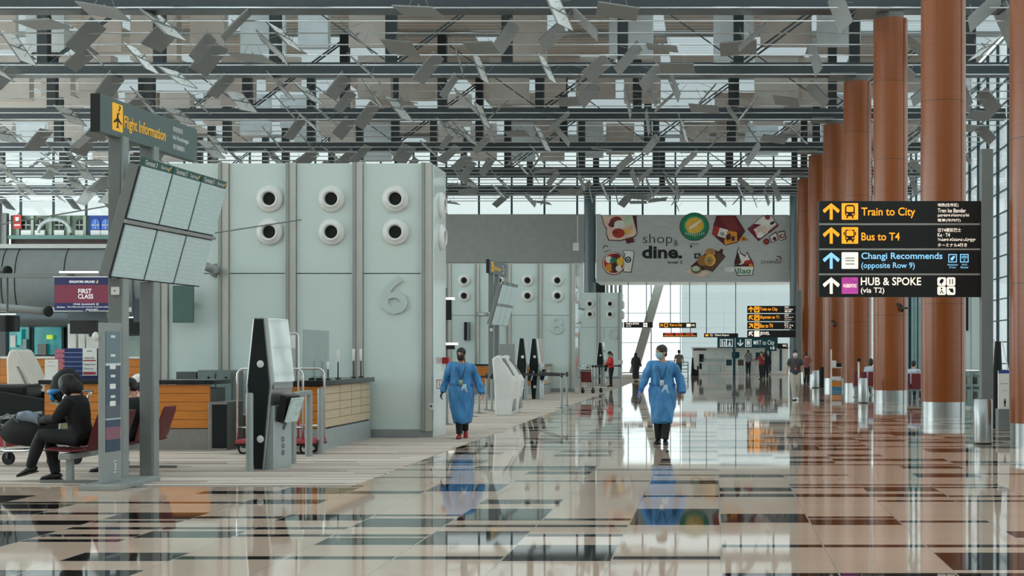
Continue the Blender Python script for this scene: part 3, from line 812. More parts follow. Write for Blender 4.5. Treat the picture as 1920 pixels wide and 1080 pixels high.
hung_sign('small black hanging sign with amber lettering, left of the pair under the food banner', 1236, 1305, 605, 615, 94, (1257, 1293), 300, M_SIGN, [('lettering', E_OR, a1), ('pictogram', [E_OR, P_BLACK], a2), ('symbols', E_WH, a3)])
def b1(p, b, X, Z):
    for k in range(3): p.text(b, ('BOARDING', 'NOTICE', 'TO GATES')[k], X(1247 + 19 * k), X(1262 + 19 * k), Z(627.5), Z(624.8), .01, .03)
def b2(p, b, X, Z): p.text(b, 'Please keep a safe distance from others', X(1245), X(1305), Z(630.8), Z(628.4), .01, .03)
hung_sign('thin hanging message board with red and amber lines of light', 1243, 1307, 624, 632, 94, (1258.5, 1294.5), 300, M_SIGN, [('red_lettering', mat('lit_red', (232, 58, 44), .5, 0, 0, emit=.8), b1), ('amber_lettering', E_OR, b2)], 'message board', gz(615, 94) + .01)
def c1(p, b, X, Z): p.text(b, 'T3', X(1331), X(1336), Z(630.5), Z(626.7), .01, .03); p.text(b, 'Changi Airport', X(1340), X(1367), Z(631), Z(626.5), .01, .02)
def c2(p, b, X, Z): p.rrect(b, X(1322.5), X(1328.5), Z(630.5), Z(626.7), .04, .01)
hung_sign('long thin black hanging sign in front of the pale end wall', 1320, 1384, 625, 632.5, 94, (1324.5, 1379.5), 300, M_SIGN, [('lettering', E_WH, c1), ('pictogram', E_OR, c2)])
def d1(p, b, X, Z): p.text(b, 'HUB & SPOKE', X(1174), X(1198), Z(608.6), Z(605.2), .01, .02); p.text(b, '(via T2)', X(1174), X(1183), Z(613), Z(610), .01, .02)
def d2(p, b, X, Z):
    for x in (1206, 1210.3): p.rrect(b, X(x), X(x + 3.6), Z(608.8), Z(605.2), .03, .01); p.rrect(b, X(x), X(x + 3.6), Z(613.2), Z(609.6), .03, .01)
hung_sign('small black hanging sign with white lettering beside the end wall with numeral 10', 1170, 1224, 604, 614.5, 94, (1178, 1212), 300, M_SIGN, [('lettering', E_WH, d1), ('symbols', E_WH, d2)])
def m1(p, b, X, Z):
    p.text(b, 'MRT to City', X(1413), X(1452), Z(649), Z(638), .012, .003); p.arrow(b, X(1382.5), X(1393.5), Z(649.5), Z(636.5), .012, 180)
def m2(p, b, X, Z):
    for x in (1350, 1362, 1397):
        a, c, e, f = X(x), X(x + 12), Z(650), Z(636)
        for (k0, k1, k2, k3) in ((a, c, e, e + .05), (a, c, f - .05, f), (a, a + .05, e, f), (c - .05, c, e, f)): p.rect(b, k0, k1, k2, k3, .012)
        if x == 1350: p.rect(b, a + .1, a + .2, e + .07, f - .12, .012); p.disc(b, a + .15, f - .09, .04, None, .012, 10); p.rect(b, a + .26, a + .34, e + .07, f - .15, .012)
        elif x == 1362: p.poly(b, [(a + .12, e + .08), (c - .12, e + .08), (c - .18, e + .32), (a + .18, e + .32)], .012); p.disc(b, (a + c) / 2, f - .1, .05, None, .012, 10)
        else: p.rrect(b, a + .1, c - .1, e + .14, f - .09, .05, .012); p.rect(b, a + .12, a + .17, e + .07, e + .14, .012); p.rect(b, c - .17, c - .12, e + .07, e + .14, .012)
    p.rect(b, X(1378), X(1378.8), Z(651.5), Z(634), .012)
t = hung_sign('wide teal sign with white lettering above the far service counter', 1345, 1458, 632.5, 652.5, 92.8, (), 400, M_TEAL, [('lettering', mat('teal_sign_white', (228, 236, 236), .5, 0, 0, emit=.3), m1), ('symbols', MATS['teal_sign_white'], m2)])
MB().box(gx(1374, 92.8), gx(1379, 92.8), 92.7, 92.9, 0, gz(652, 92.8)).build('post', M_TEAL, t)
def e1(p, b, X, Z): p.text(b, '1-5', X(1445), X(1452), Z(655), Z(650), .01, .02)
hung_sign('short teal sign with lettering tucked under the wide teal sign', 1434, 1456, 652.6, 658, 92.8, (), 640, M_TEAL, [('lettering', E_WH, e1)])
def f1(p, b, X, Z): p.text(b, 'WC', X(1467), X(1475), Z(650), Z(646), .01, .02)
hung_sign('short black sign at the right end of the wide teal sign', 1458, 1477, 644, 654, 92.8, (), 560, M_SIGN, [('lettering', E_WH, f1)])

# ------------------------------------------------------------------ food banner on the end wall
def banner():
    d = 93.58; F = d - .06
    t = thing('food_banner', 'wide grey shop and dine banner with food pictures high on the end wall', 'banner', (gx(1300, d), d, gz(520, d)))
    k = NT('banner_ground'); P, x_, y_, z_ = k.pos(); c = k.mix(k.noise(k.xyz(x_, 0.0, k.math('MULTIPLY', z_, 4.0)), 1.2, 3), rgba((166, 168, 164)), rgba((196, 198, 194))); k.l(c, k.b.inputs['Base Color']); k.b.inputs['Roughness'].default_value = .4
    MB().box(gx(1119, d), gx(1479, d), F, d + .02, gz(528, d), gz(403, d)).build('banner_cloth', k.m, t)
    p = sign_plane(F); X = lambda u: gx(1120 + u * 360 / 1920, F); Z = lambda v: gz(395 + v * 135 / 720, F)   # artwork coordinates of the banner
    sx = 360 / 1920 * F / F_PX
    C = lambda n, c: mat('print_' + n, c, .5, 0, .12, 2.5)
    def art(name, items):
        ms = []; b = MB(); k = .012
        for it in items:
            c = it[1]
            if c not in ms: ms.append(c)
            b.m = ms.index(c); k += .006
            if it[0] == 'p': p.poly(b, [(X(x), Z(y)) for x, y in it[2]], k)
            elif it[0] == 'd': p.disc(b, X(it[2]), Z(it[3]), it[4] * sx, (it[5] if len(it) > 5 else it[4]) * sx, k, 26, it[6] if len(it) > 6 else 0)
            elif it[0] == 'r': p.ring(b, X(it[2]), Z(it[3]), it[4] * sx, it[5] * sx, k, 20, *(it[6:8] if len(it) > 6 else (0, 360)))
            elif it[0] == 't': p.text(b, it[2], X(it[3]), X(it[4]), Z(it[6]), Z(it[5]), k, it[7] if len(it) > 7 else 0)
        b.build(name, ms, t)
    cream = C('cream', (222, 190, 172)); brn = C('brown', (120, 44, 24)); dkb = C('dark_brown', (66, 28, 22)); wht = C('white', (228, 224, 214)); pgr = C('pale_green', (188, 204, 172))
    org = C('orange', (214, 138, 48)); red = C('red', (168, 44, 32)); grn = C('green', (24, 124, 84)); yel = C('yellow', (226, 178, 62)); mar = C('maroon', (98, 22, 34)); tan = C('tan', (178, 128, 74))
    art('shop_lettering', [('t', P_BLACK, 'shop', 455, 750, 232, 355, -.012), ('t', P_BLACK, '&', 765, 808, 292, 352, -.01)])
    art('dine_lettering', [('t', P_BLACK, 'dine.', 447, 850, 350, 480, .035), ('t', P_BLACK, 'level 2', 705, 850, 500, 530, .01)])
    art('rice_picture', [('p', dkb, [(40, 50), (392, 50), (402, 232), (380, 262), (235, 305), (110, 300), (84, 230), (92, 190), (60, 140)]), ('p', cream, [(48, 50), (350, 50), (396, 225), (370, 255), (230, 295), (118, 290), (92, 230), (100, 180), (68, 140)]), ('d', brn, 185, 105, 62, 45, 15), ('d', mar, 145, 140, 34, 26), ('d', pgr, 305, 100, 56, 52), ('d', wht, 222, 142, 54, 46), ('d', red, 210, 225, 62, 48), ('d', brn, 185, 215, 26, 18), ('p', yel, [(265, 200), (345, 165), (340, 180), (275, 222)]), ('p', yel, [(275, 220), (320, 190), (340, 215), (300, 240)]), ('p', mar, [(282, 292), (360, 272), (370, 316), (294, 332)])])
    art('noodle_bowl_picture', [('d', dkb, 163, 528, 116), ('d', cream, 163, 526, 110), ('d', red, 163, 526, 98), ('d', wht, 115, 490, 34), ('d', org, 118, 572, 38), ('d', yel, 228, 510, 34, 46), ('d', mar, 190, 455, 40, 26), ('d', grn, 160, 500, 34, 28), ('d', dkb, 172, 570, 30, 50), ('d', wht, 214, 578, 30)])
    art('paper_cup_picture', [('p', P_BLACK, [(252, 405), (268, 392), (362, 402), (372, 425), (340, 620), (258, 616), (268, 430)]), ('p', wht, [(258, 405), (270, 398), (358, 406), (366, 425), (334, 612), (264, 608), (276, 430)]), ('d', C('cup_green', (14, 60, 48)), 308, 490, 32), ('d', wht, 308, 490, 16, 20), ('d', C('cup_green', (14, 60, 48)), 308, 492, 9, 14)])
    art('steamer_mark', [('r', P_BLACK, 82, 372, 18, 26, 20, 200), ('p', P_BLACK, [(66, 412), (132, 388), (134, 393), (68, 418)])])
    art('pudding_bowl_picture', [('d', dkb, 970, 160, 148, 142), ('d', grn, 970, 158, 142, 136), ('d', C('pale_teal', (70, 158, 122)), 970, 148, 104, 94)] + [('d', yel, 972, 148, 92, 80, 10)] + [('p', wht, [(910, 190), (925, 160), (1030, 95), (1040, 105), (960, 170)])] + [('p', pgr, [(860 + 22 * q, 235 + abs(q - 5) * -4), (870 + 22 * q, 232 + abs(q - 5) * -4), (872 + 22 * q, 262 + abs(q - 5) * -6), (864 + 22 * q, 264 + abs(q - 5) * -6)]) for q in range(1, 10)])
    art('bowl_mark', [('t', P_BLACK, 'soya bean curd', 920, 1015, 322, 345), ('d', P_BLACK, 938, 358, 11)])
    art('dried_meat_picture', [('p', dkb, [(1146, 235), (1165, 140), (1190, 50), (1385, 50), (1480, 205), (1400, 320), (1280, 350), (1210, 290)]), ('p', mar, [(1158, 150), (1192, 54), (1380, 54), (1472, 205), (1400, 250), (1290, 240)]), ('p', C('meat', (120, 40, 38)), [(1215, 60), (1350, 60), (1440, 190), (1330, 205)]), ('p', red, [(1170, 150), (1300, 190), (1275, 280), (1150, 240)]), ('p', wht, [(1225, 172), (1306, 192), (1282, 276), (1200, 252)]), ('d', C('grey_print', (150, 160, 158)), 1250, 232, 22), ('p', org, [(1310, 200), (1395, 215), (1400, 312), (1276, 345), (1268, 300)]), ('p', dkb, [(1285, 250), (1330, 225), (1335, 285), (1295, 300)]), ('p', dkb, [(1340, 260), (1375, 255), (1372, 300), (1345, 305)]), ('d', org, 1455, 282, 26), ('d', brn, 1462, 282, 12), ('d', tan, 1490, 290, 12)])
    art('cake_box_picture', [('p', dkb, [(1500, 182), (1650, 52), (1745, 48), (1810, 150), (1610, 306)]), ('p', wht, [(1510, 182), (1650, 58), (1742, 54), (1800, 148), (1640, 270), (1606, 296)]), ('p', C('berry', (122, 16, 52)), [(1510, 182), (1570, 132), (1640, 140), (1560, 190), (1640, 275), (1606, 300)]), ('d', cream, 1640, 205, 62, 44, 30), ('d', wht, 1630, 245, 38, 26, 30), ('p', P_BLACK, [(1725, 122), (1768, 102), (1772, 122), (1735, 146)]), ('p', C('berry', (122, 16, 52)), [(1700, 215), (1805, 130), (1812, 150), (1720, 225)]), ('d', mar, 1702, 66, 24), ('d', red, 1702, 66, 15)])
    art('small_cakes_picture', [('p', dkb, [(1715, 260), (1790, 205), (1815, 290), (1745, 325)]), ('p', wht, [(1725, 262), (1785, 222), (1806, 286), (1750, 316)]), ('d', mar, 1772, 280, 20), ('p', dkb, [(1805, 210), (1870, 200), (1890, 280), (1830, 305)]), ('p', wht, [(1812, 222), (1866, 212), (1880, 276), (1832, 296)]), ('d', red, 1848, 255, 24), ('d', wht, 1852, 252, 12), ('d', mar, 1690, 310, 30), ('d', red, 1690, 310, 18)])
    art('bread_board_picture', [('p', dkb, [(930, 560), (1090, 415), (1105, 378), (1180, 395), (1215, 410), (1235, 382), (1258, 388), (1250, 425), (1282, 460), (1155, 612), (1090, 590), (1035, 600)]), ('p', C('board', (92, 66, 48)), [(1130, 500), (1215, 420), (1272, 462), (1150, 602), (1060, 580)]), ('p', cream, [(865, 615), (950, 570), (1130, 620), (1060, 660), (1000, 650)]), ('d', tan, 1130, 420, 52, 44), ('d', C('crust', (150, 104, 52)), 1060, 500, 60, 56), ('d', yel, 1128, 496, 54, 58), ('d', tan, 1120, 500, 40, 44), ('d', grn, 1120, 500, 14), ('d', C('olive', (106, 110, 62)), 990, 590, 52, 42), ('d', pgr, 985, 580, 38, 26)])
    art('square_mark', [('p', P_BLACK, [(968, 428), (1030, 426), (1030, 478), (970, 480)]), ('d', C('grey_print', (150, 160, 158)), 1000, 452, 16)])
    art('yogurt_cup_picture', [('p', P_BLACK, [(1370, 520), (1400, 400), (1412, 358), (1432, 420), (1480, 450), (1500, 408), (1520, 455), (1560, 520), (1566, 570), (1555, 645), (1400, 655), (1378, 590)]), ('p', wht, [(1385, 540), (1408, 400), (1412, 372), (1428, 430), (1478, 462), (1498, 425), (1512, 460), (1550, 540)]), ('p', dkb, [(1380, 530), (1410, 410), (1424, 470), (1440, 520), (1400, 545)]), ('d', red, 1510, 520, 44, 26), ('d', mar, 1480, 545, 40, 18), ('d', org, 1535, 545, 22, 14), ('p', wht, [(1374, 560), (1562, 560), (1548, 640), (1405, 646)]), ('t', grn, 'llao', 1402, 1535, 572, 632, .02)])
    art('paper_tag', [('p', wht, [(1275, 572), (1368, 566), (1370, 606), (1276, 610)]), ('t', C('grey_print', (150, 160, 158)), 'yogurt', 1290, 1352, 580, 598)])
    art('airport_mark', [('t', P_BLACK, 'CHANGI', 1636, 1832, 498, 530, -.006), ('p', C('grey_print', (150, 160, 158)), [(1645, 546), (1745, 546), (1745, 549), (1645, 549)]), ('r', mar, 1806, 488, 26, 36, -10, 110), ('p', mar, [(1786, 490), (1800, 482), (1806, 492), (1790, 496)])])
banner()
o = MB().bar((gx(1083, 94), 94, gz(405, 94)), (gx(1083, 94), 94, gz(457, 94)), .06, .06).box(gx(1075, 94), gx(1086, 94), 93.7, 94.1, gz(470, 94), gz(456, 94)).build('ceiling_camera', M_WHITE)
tag(o, 'white surveillance camera hanging on a rod before the grey mezzanine band', 'camera')
# ------------------------------------------------------------------ counters, kiosks and barriers in front of each end wall
D6 = 25.2
def counters(label1, label2):
    d = 21.9; x0, x1 = gx(80, d), gx(393, d)
    t = thing('service_counter', label1, 'counter', (x0, d, 0))
    MB().box(x0 + .03, x1, d + .04, d + .7, 0, 1.0).build('carcass', M_GREYD, t)
    b = MB(); n = 5
    for k in range(n): b.box(x0 + .03, x1, d, d + .045, .36 + k * .14, .36 + (k + 1) * .14 - .007)
    b.build('plank_front', M_ORANGEW, t); MB().box(x0, x1, d - .01, d + .04, 0, .345).build('kick_plate', M_KICK, t)
    MB().box(x0 - .05, x1 + .08, d - .05, d + .75, 1.06, 1.13).build('counter_top', M_DARKTOP, t, bevel=.006)
    MB().box(x1, x1 + .3, d - .06, d + .7, 0, .78).build('steel_end_box', M_KICK, t, bevel=.006)
    MB().box(x1 + .06, x1 + .3, d - .065, d - .055, .04, .74).build('dark_panel', M_CHAR, t)
    x0, x1 = gx(470, d), gx(604, d)
    u = thing('corner_counter', label2, 'counter', (x1, d, 0))
    MB().box(x0, x1 - .03, d + .03, d + .7, 0, 1.02).box(x1 - .7, x1 - .03, d + .03, 24.95, 0, 1.02).build('carcass', M_GREYD, u)
    b = MB()
    for k in range(5): b.box(x0, x1 - .03, d, d + .04, .36 + k * .135, .36 + (k + 1) * .135 - .007)
    b.build('plank_front', M_ORANGEW, u)
    b = MB()
    for k in range(5):
        for c in range(4):
            e0, e1 = d + [0, 1.06, 1.79, 2.43][c], d + [1.035, 1.765, 2.405, 3.04][c]
            if k == 0:
                if c: continue
                e1 = 24.94
            b.box(x1 - .035, x1, e0, e1, .36 + k * .135, .36 + (k + 1) * .135 - .007)
    b.build('pale_plank_side', M_PALEW, u)
    b = MB(); b.box(x1 - .03, x1 + .01, d - .02, 24.95, 0, .33); b.box(x0, x1 + .01, d - .02, d + .02, 0, .345); b.build('kick_plate', M_KICK2, u)
    b = MB(); b.box(x0, x1 + .07, d - .06, d + .75, 1.04, 1.12); b.box(x1 - .75, x1 + .07, d + .75, 25.0, 1.04, 1.12); b.build('counter_top', M_DARKTOP, u)
    return t, u
C1, C2 = counters('wooden counter with black top behind the seated travellers', 'L-shaped pale and orange plank counter behind the tall black kiosk')

def kiosk(label, x, y, rz):
    t = thing('self_service_kiosk', label, 'kiosk', (0, 0, 0))
    prof = [(-.08, 2.04), (.085, 2.04), (.185, 1.14), (.135, .68), (.07, 0), (-.08, 0), (-.135, .6), (-.18, 1.14)]
    inn = [(-.055, 2.02), (.06, 2.02), (.15, 1.14), (.105, .68), (.05, .02), (-.06, .02), (-.11, .6), (-.15, 1.14)]
    MB().prism(prof, (0, .62, 0), (1, 0, 0), (0, 0, 1), (0, -.62, 0)).build('body', M_STEEL, t, bevel=.012)
    for y0, w in ((0, -.012), (.62, .012)):
        q = MB().prism(inn, (0, y0, 0), (1, 0, 0), (0, 0, 1), (0, w, 0)).build('side_panel', M_CHAR, t)
        for z in (1.42, .42):
            MB().lathe([(0, .012), (.035, .012), (.05, .0)], (.03, y0 + w, z), (0, 1 if w > 0 else -1, 0), 20).build('lock_plate', M_WHITE, q, 'auto')
    ax = V((.1, 0, -.9)).normalized(); nx = V((.9, 0, .1)).normalized()
    MB().obox(V((.14, .31, 1.60)) + nx * .012, (0, .285, 0), ax * .43, nx * .022).build('screen', mat('kiosk_screen_glass', (226, 236, 234), .05, .55, .10, 4, emit=.08), t, bevel=.006)
    MB().obox(V((.155, .31, 1.12)), (0, .27, 0), (0, 0, .035), (.05, 0, 0)).build('shelf', M_STEEL, t, bevel=.006)
    MB().box(.05, .19, .05, .57, 0, .86).build('lower_cabinet', mat('silver_cabinet', (176, 186, 186), .3, .5), t, bevel=.01)
    q = MB().obox(V((.27, .3, .82)), (0, .2, 0), V((.03, 0, .18)), V((.045, 0, -.01))).build('printer_tray', M_BLACK, t, bevel=.008)
    MB().obox(V((.36, .3, .80)), (0, .17, 0), V((.05, 0, .16)), V((.012, 0, -.004))).build('paper_slips', mat('pale_green_paper', (196, 214, 212), .6, 0, .2, 14), q)
    p = Pl((.192, .05, 0), (0, 1, 0), (0, 0, 1)); b = MB()
    p.text(b, 'check-in', .14, .19, .30, .60) if False else None
    p.poly(b, [(.2, .62), (.3, .74), (.34, .74), (.27, .60)]); p.poly(b, [(.24, .56), (.34, .64), (.36, .6), (.28, .52)])
    for k in range(3): p.ring(b, .26, .22 + .09 * k, .02, .035)
    b.build('cabinet_mark', mat('blue_grey_print', (70, 100, 116), .5), t)
    t.location = (x, y, 0); t.rotation_euler = (0, 0, rz)
    return t
K1 = kiosk('tall black and silver self check-in kiosk beside a silver bollard at left', gx(485, 18.2), 18.2, R(-9))

def trolley(label):
    d = 20.95; x0, x1 = gx(441, d), gx(590, d); c = (x0 + x1) / 2
    t = thing('bellman_cart', label, 'luggage cart', (c, d + .4, 0))
    MB().box(x0, x1, d, d + .62, .17, .23).build('deck', M_REDDECK, t, bevel=.01)
    MB().box(x0 - .01, x1 + .01, d - .01, d + .63, .14, .172).build('deck_edge', M_BLACK, t)
    for a, e, y in ((gx(443, d), gx(566, d), d + .05), (gx(464, d), gx(588, d), d + .57)):
        pts = [(a, y, .23), (a, y, 1.2)] + [(a + .1 - .1 * math.cos(R(q)), y, 1.22 + .1 * math.sin(R(q))) for q in (20, 45, 70, 90)] + [(e - .1 + .1 * math.sin(R(q)), y, 1.22 + .1 * math.cos(R(q))) for q in (0, 20, 45, 70)] + [(e, y, 1.2), (e, y, .23)]
        MB().path(pts, .018, 10).tube((a, y, .42), (e, y, .42), .014).build('hoop', M_CHROME, t, True)
    a, e, y = gx(520, 21.2), gx(557, 21.2), d + .31
    MB().path([(e, y, .23), (e, y, 1.84), (e - .03, y, 1.87), (a, y, 1.87), (a, y, .23)], .016, 8).build('high_frame', M_CHROME, t, True)
    MB().box(e - .15, e - .04, y - .015, y + .015, 1.64, 1.84).build('card_holder', M_WHITE, t)
    for x in (x0 + .1, x1 - .17):
        for yy in (d + .1, d + .5):
            q = MB().box(x - .03, x + .03, yy - .03, yy + .03, .1, .16).build('caster', M_GREYD, t)
            MB().lathe([(.0, -.02), (.03, -.025), (.09, -.02), (.09, .02), (.03, .025), (0, .02)], (x, yy, .09), (0, 1, 0), 20).build('wheel', M_RUBBER, q, 'auto')
            MB().lathe([(0, 0), (.055, .0)], (x, yy - .026, .09), (0, -1, 0), 16).build('hub', M_CHROME, q)
    return t
T1 = trolley('chrome bellman cart with red deck behind the tall black kiosk')
o = MB().lathe([(0, 0), (.048, 0), (.048, 1.02), (.04, 1.04), (0, 1.04)], (gx(468, 18.0), 18.0, 0), n=20).build('bollard', M_GREYP, None, 'auto'); tag(o, 'short silver bollard in front of the tall black kiosk', 'bollard'); B1 = o
o = MB().lathe([(0, 0), (.048, 0), (.048, 1.0), (.04, 1.02), (0, 1.02)], (gx(601, 21.1), 21.1, 0), n=20).build('bollard', M_GREYP, None, 'auto'); tag(o, 'silver bollard at the corner of the pale plank counter', 'bollard'); B2 = o
t = thing('barrier_rail', 'silver barrier rail with thick top bar between the black kiosk and the counter', 'barrier', (gx(579, 20.6), 20.6, 0))
xb = gx(579, 20.6); xc = gx(548, 19.3)
MB().tube((xb, 20.6, 0), (xb, 20.6, .99), .055, 18).build('post', M_GREYP, t, 'auto')
MB().tube((xc, 19.3, 0), (xc, 19.3, .99), .055, 18).build('post', M_GREYP, t, 'auto')
MB().bar((xb, 20.6, .97), (xc, 19.3, .97), .09, .07).build('top_bar', M_GREYP, t, bevel=.01)
RAIL = t

# counter top things
x, d = gx(640, 23.0), 23.0
t = thing('acrylic_screen', 'tall clear acrylic screen standing on the pale plank counter', 'screen', (-6.75, 22.9, 1.12))
MB().box(-6.76, -6.745, 22.4, 23.9, 1.12, 1.95).build('sheet', M_ACRYL, t); MB().box(-6.80, -6.70, 22.5, 22.6, 1.12, 1.14).box(-6.80, -6.70, 23.7, 23.8, 1.12, 1.14).build('foot', M_WHITE, t)
for px, d, h, l in ((622, 22.6, .30, 'nearest of the slim desk lamps on the pale plank counter'), (641, 23.2, .5, 'second slim desk lamp on the pale plank counter, behind the nearest'), (682, 24.2, .52, 'third slim desk lamp on the pale plank counter, near the wall'), (697, 24.7, .52, 'fourth slim desk lamp on the pale plank counter, against the wall')):
    x = max(-6.95, min(-6.4, gx(px, d)))
    t = thing('desk_lamp', l, 'lamp', (x, d, 1.12), 'slim lamps on the counter')
    MB().lathe([(0, 0), (.05, 0), (.05, .02), (.012, .03), (.01, h * .6)], (x, d, 1.12), n=16).build('base', M_BLACK, t, 'auto')
    MB().lathe([(.012, 0), (.02, .02), (.026, h * .4), (0, h * .42)], (x, d, 1.12 + h * .58), n=14).build('shade', M_WHITE, t, True)
for px, d, l in ((578, 22.4, 'small black stapler lying on the pale plank counter top'), (592, 22.25, 'small black box at the corner of the plank counter')):
    o = MB().box(gx(px, d), gx(px, d) + .1, d, d + .06, 1.12, 1.155).build('desk_stapler', M_BLACK, bevel=.01); tag(o, l, 'stapler')
t = thing('wall_cabinet', 'low grey double locker against the white wall behind the wooden counter', 'cabinet', (gx(405, 24.7), 24.7, 0))
MB().box(gx(370, 24.6), gx(440, 24.6), 24.62, 25.05, 0, gz(694, 24.6)).build('body', M_GREYM, t, bevel=.006)
for a, c in ((371, 404), (406, 434)):
    q = MB().box(gx(a, 24.6), gx(c, 24.6), 24.59, 24.62, .05, gz(698, 24.6)).build('door', mat('locker_door', (116, 132, 132), .4), t, bevel=.004)
    MB().lathe([(0, .01), (.02, .01), (.02, 0)], (gx((a + c) / 2 + 4, 24.6), 24.59, gz(708, 24.6)), (0, -1, 0), 12).build('lock', M_BLACK, q)
    MB().box(gx(c - 3, 24.6), gx(c - 1.5, 24.6), 24.575, 24.59, gz(720, 24.6), gz(702, 24.6)).build('handle', M_STEEL, q)
o = MB().box(gx(330, 24.7), gx(368, 24.7), 24.7, 25.05, 0, gz(697, 24.7)).build('plinth_cabinet', M_GREYD, bevel=.006); tag(o, 'dark plain cabinet left of the grey double locker against the wall', 'cabinet')
o = MB().box(gx(432, 22.9), gx(462, 22.9), 22.9, 23.4, 0, .52).build('cardboard_box', mat('cardboard', (150, 112, 82), .8), bevel=.008); tag(o, 'brown cardboard box on the carpet left of the tall black kiosk', 'box')

# the same things before the two farther end walls
SH = 28.7
for o, l8, l10 in (
    (bpy.data.objects['flight_information_board'], 'grey flight information stand in the middle distance, behind the white pods', 'grey flight information stand far off, before the farthest end wall'),
    (C1, 'wooden counter with black top before the end wall with numeral 8', None),
    (C2, 'pale plank counter before the end wall with numeral 8', None),
    (bpy.data.objects['wall_strut'], 'grey tube strut with flange on the end wall with numeral 8', None)):
    for k, l in ((1, l8), (2, l10)):
        if l: copy_tree(o, o.location + V((-.15 if k == 1 else -.3, SH * k if k == 1 else 54.8, 0)), None, l)
copy_tree(K1, V((gx(1001, 45.5), 45.5, 0)), R(-8), 'tall black and silver kiosk before the end wall with numeral 8, nearer the hall')
copy_tree(K1, V((gx(978, 44.5), 44.5, 0)), R(10), 'tall black kiosk before the end wall with numeral 8, behind the white pods')
copy_tree(K1, V((gx(1125, 66), 66, 0)), R(-4), 'tall black kiosk before the end wall with numeral 10')
t = thing('grey_screen_panel', 'plain grey panel standing below the second flight stand', 'panel', (gx(947, 50), 50, 0))
MB().box(gx(930, 50), gx(965, 50), 50, 50.05, .25, gz(645, 50)).build('panel', M_GREYP, t); MB().box(gx(935, 50), gx(938, 50), 49.98, 50.1, 0, .3).box(gx(957, 50), gx(960, 50), 49.98, 50.1, 0, .3).build('legs', M_GREYD, t)

# white pods
def pod(label, px, d):
    x = gx(px, d); t = thing('white_pod_kiosk', label, 'kiosk', (x, d, 0), 'white pod kiosks on the carpet')
    pr = [(-.22, 0), (.17, 0), (.235, .46), (.29, .86), (.08, 1.2), (-.14, 1.51), (-.3, 1.42), (-.25, .8)]
    bd = MB().prism(pr, (x, d + .5, 0), (1, 0, 0), (0, 0, 1), (0, -.5, 0)).build('shell', M_WHITE, t, bevel=.04)
    ax = V((.37, 0, -.65)).normalized(); nx = V((.65, 0, .37)).normalized()
    MB().obox(V((x + .075, d + .25, 1.19)) + nx * .008, (0, .17, 0), ax * .26, nx * .01).build('screen', M_GREYM, t, bevel=.004)
    MB().obox(V((x + .0, d + .03, 1.22)) + nx * .02, (0, .02, 0), ax * .15, nx * .012).build('slot', M_BLACK, t)
    MB().box(x + .16, x + .24, d + .06, d + .44, .12, .42).build('printer_flap', M_GREYP, t, bevel=.01)
    return t
pod('nearer of the two white pod kiosks beside the woman in the blue gown', 945, 33.7)
pod('farther of the two white pod kiosks, partly hidden by the nearer', 958, 35.2)

# belt barriers
def post_geo(t, x, y, h=.98):
    q = MB().lathe([(0, 0), (.17, 0), (.17, .012), (.05, .03), (.032, .04)], (x, y, .006), n=22).build('foot', M_STEEL, t, 'auto')
    MB().lathe([(.032, .03), (.032, h), (0, h)], (x, y, .006), n=14).build('pole', M_GREYP, t, 'auto')
    MB().lathe([(.04, h - .12), (.042, h - .01), (.03, h + .01), (0, h + .01)], (x, y, .006), n=14).build('belt_head', M_BLACK, t, 'auto')
def stanchion(label, px, d, to=None, group='belt barrier posts', rgbm=None):
    x = gx(px, d); t = thing('belt_barrier_post', label, 'barrier post', (x, d, 0), group)
    post_geo(t, x, d)
    if to:
        x2, d2 = gx(to[0], to[1]), to[1]
        MB().bar((x, d, .93), (x2, d2, .93), .008, .06, V((0, 0, 1))).build('belt', rgbm or M_BLACKM, t)
    return t
stanchion('belt barrier post nearest the polished floor, beside the white pods', 1053, 38.3, (966, 40.0))
stanchion('belt barrier post close behind the one nearest the polished floor', 1063, 39.7, (1010, 43.5))
stanchion('belt barrier post right behind the woman in the blue gown', 884, 33.2, (914, 36.8))
stanchion('second belt barrier post behind the woman in the blue gown', 898, 35.0, (905, 35.8))
stanchion('belt barrier post near the orange counter of row 8', 912, 37.0)
stanchion('belt barrier post against the left side of the white pods', 922, 36.4)
stanchion('belt barrier post just past the corner of the first end wall', 838, 29.5, (858, 36))
for k in range(7):
    px = 1101 + k * 5.2; d = 60.5 + k * .5
    stanchion('belt post before the end wall with numeral 10, %s of the close row' % ['first', 'second', 'third', 'fourth', 'fifth', 'sixth', 'seventh'][k], px, d, (1101 + (k + 1) * 5.2, 61 + k * .5), 'close row of belt posts')
stanchion('belt barrier post with a small card beside the person in red', 1163, 63.5, (1134, 64))
x = gx(1163, 63.5); o = MB().box(x - .12, x + .12, 63.47, 63.49, 1.02, 1.2).build('card_sign', M_WHITE); tag(o, 'small white card sign on top of the post beside the person in red', 'sign')

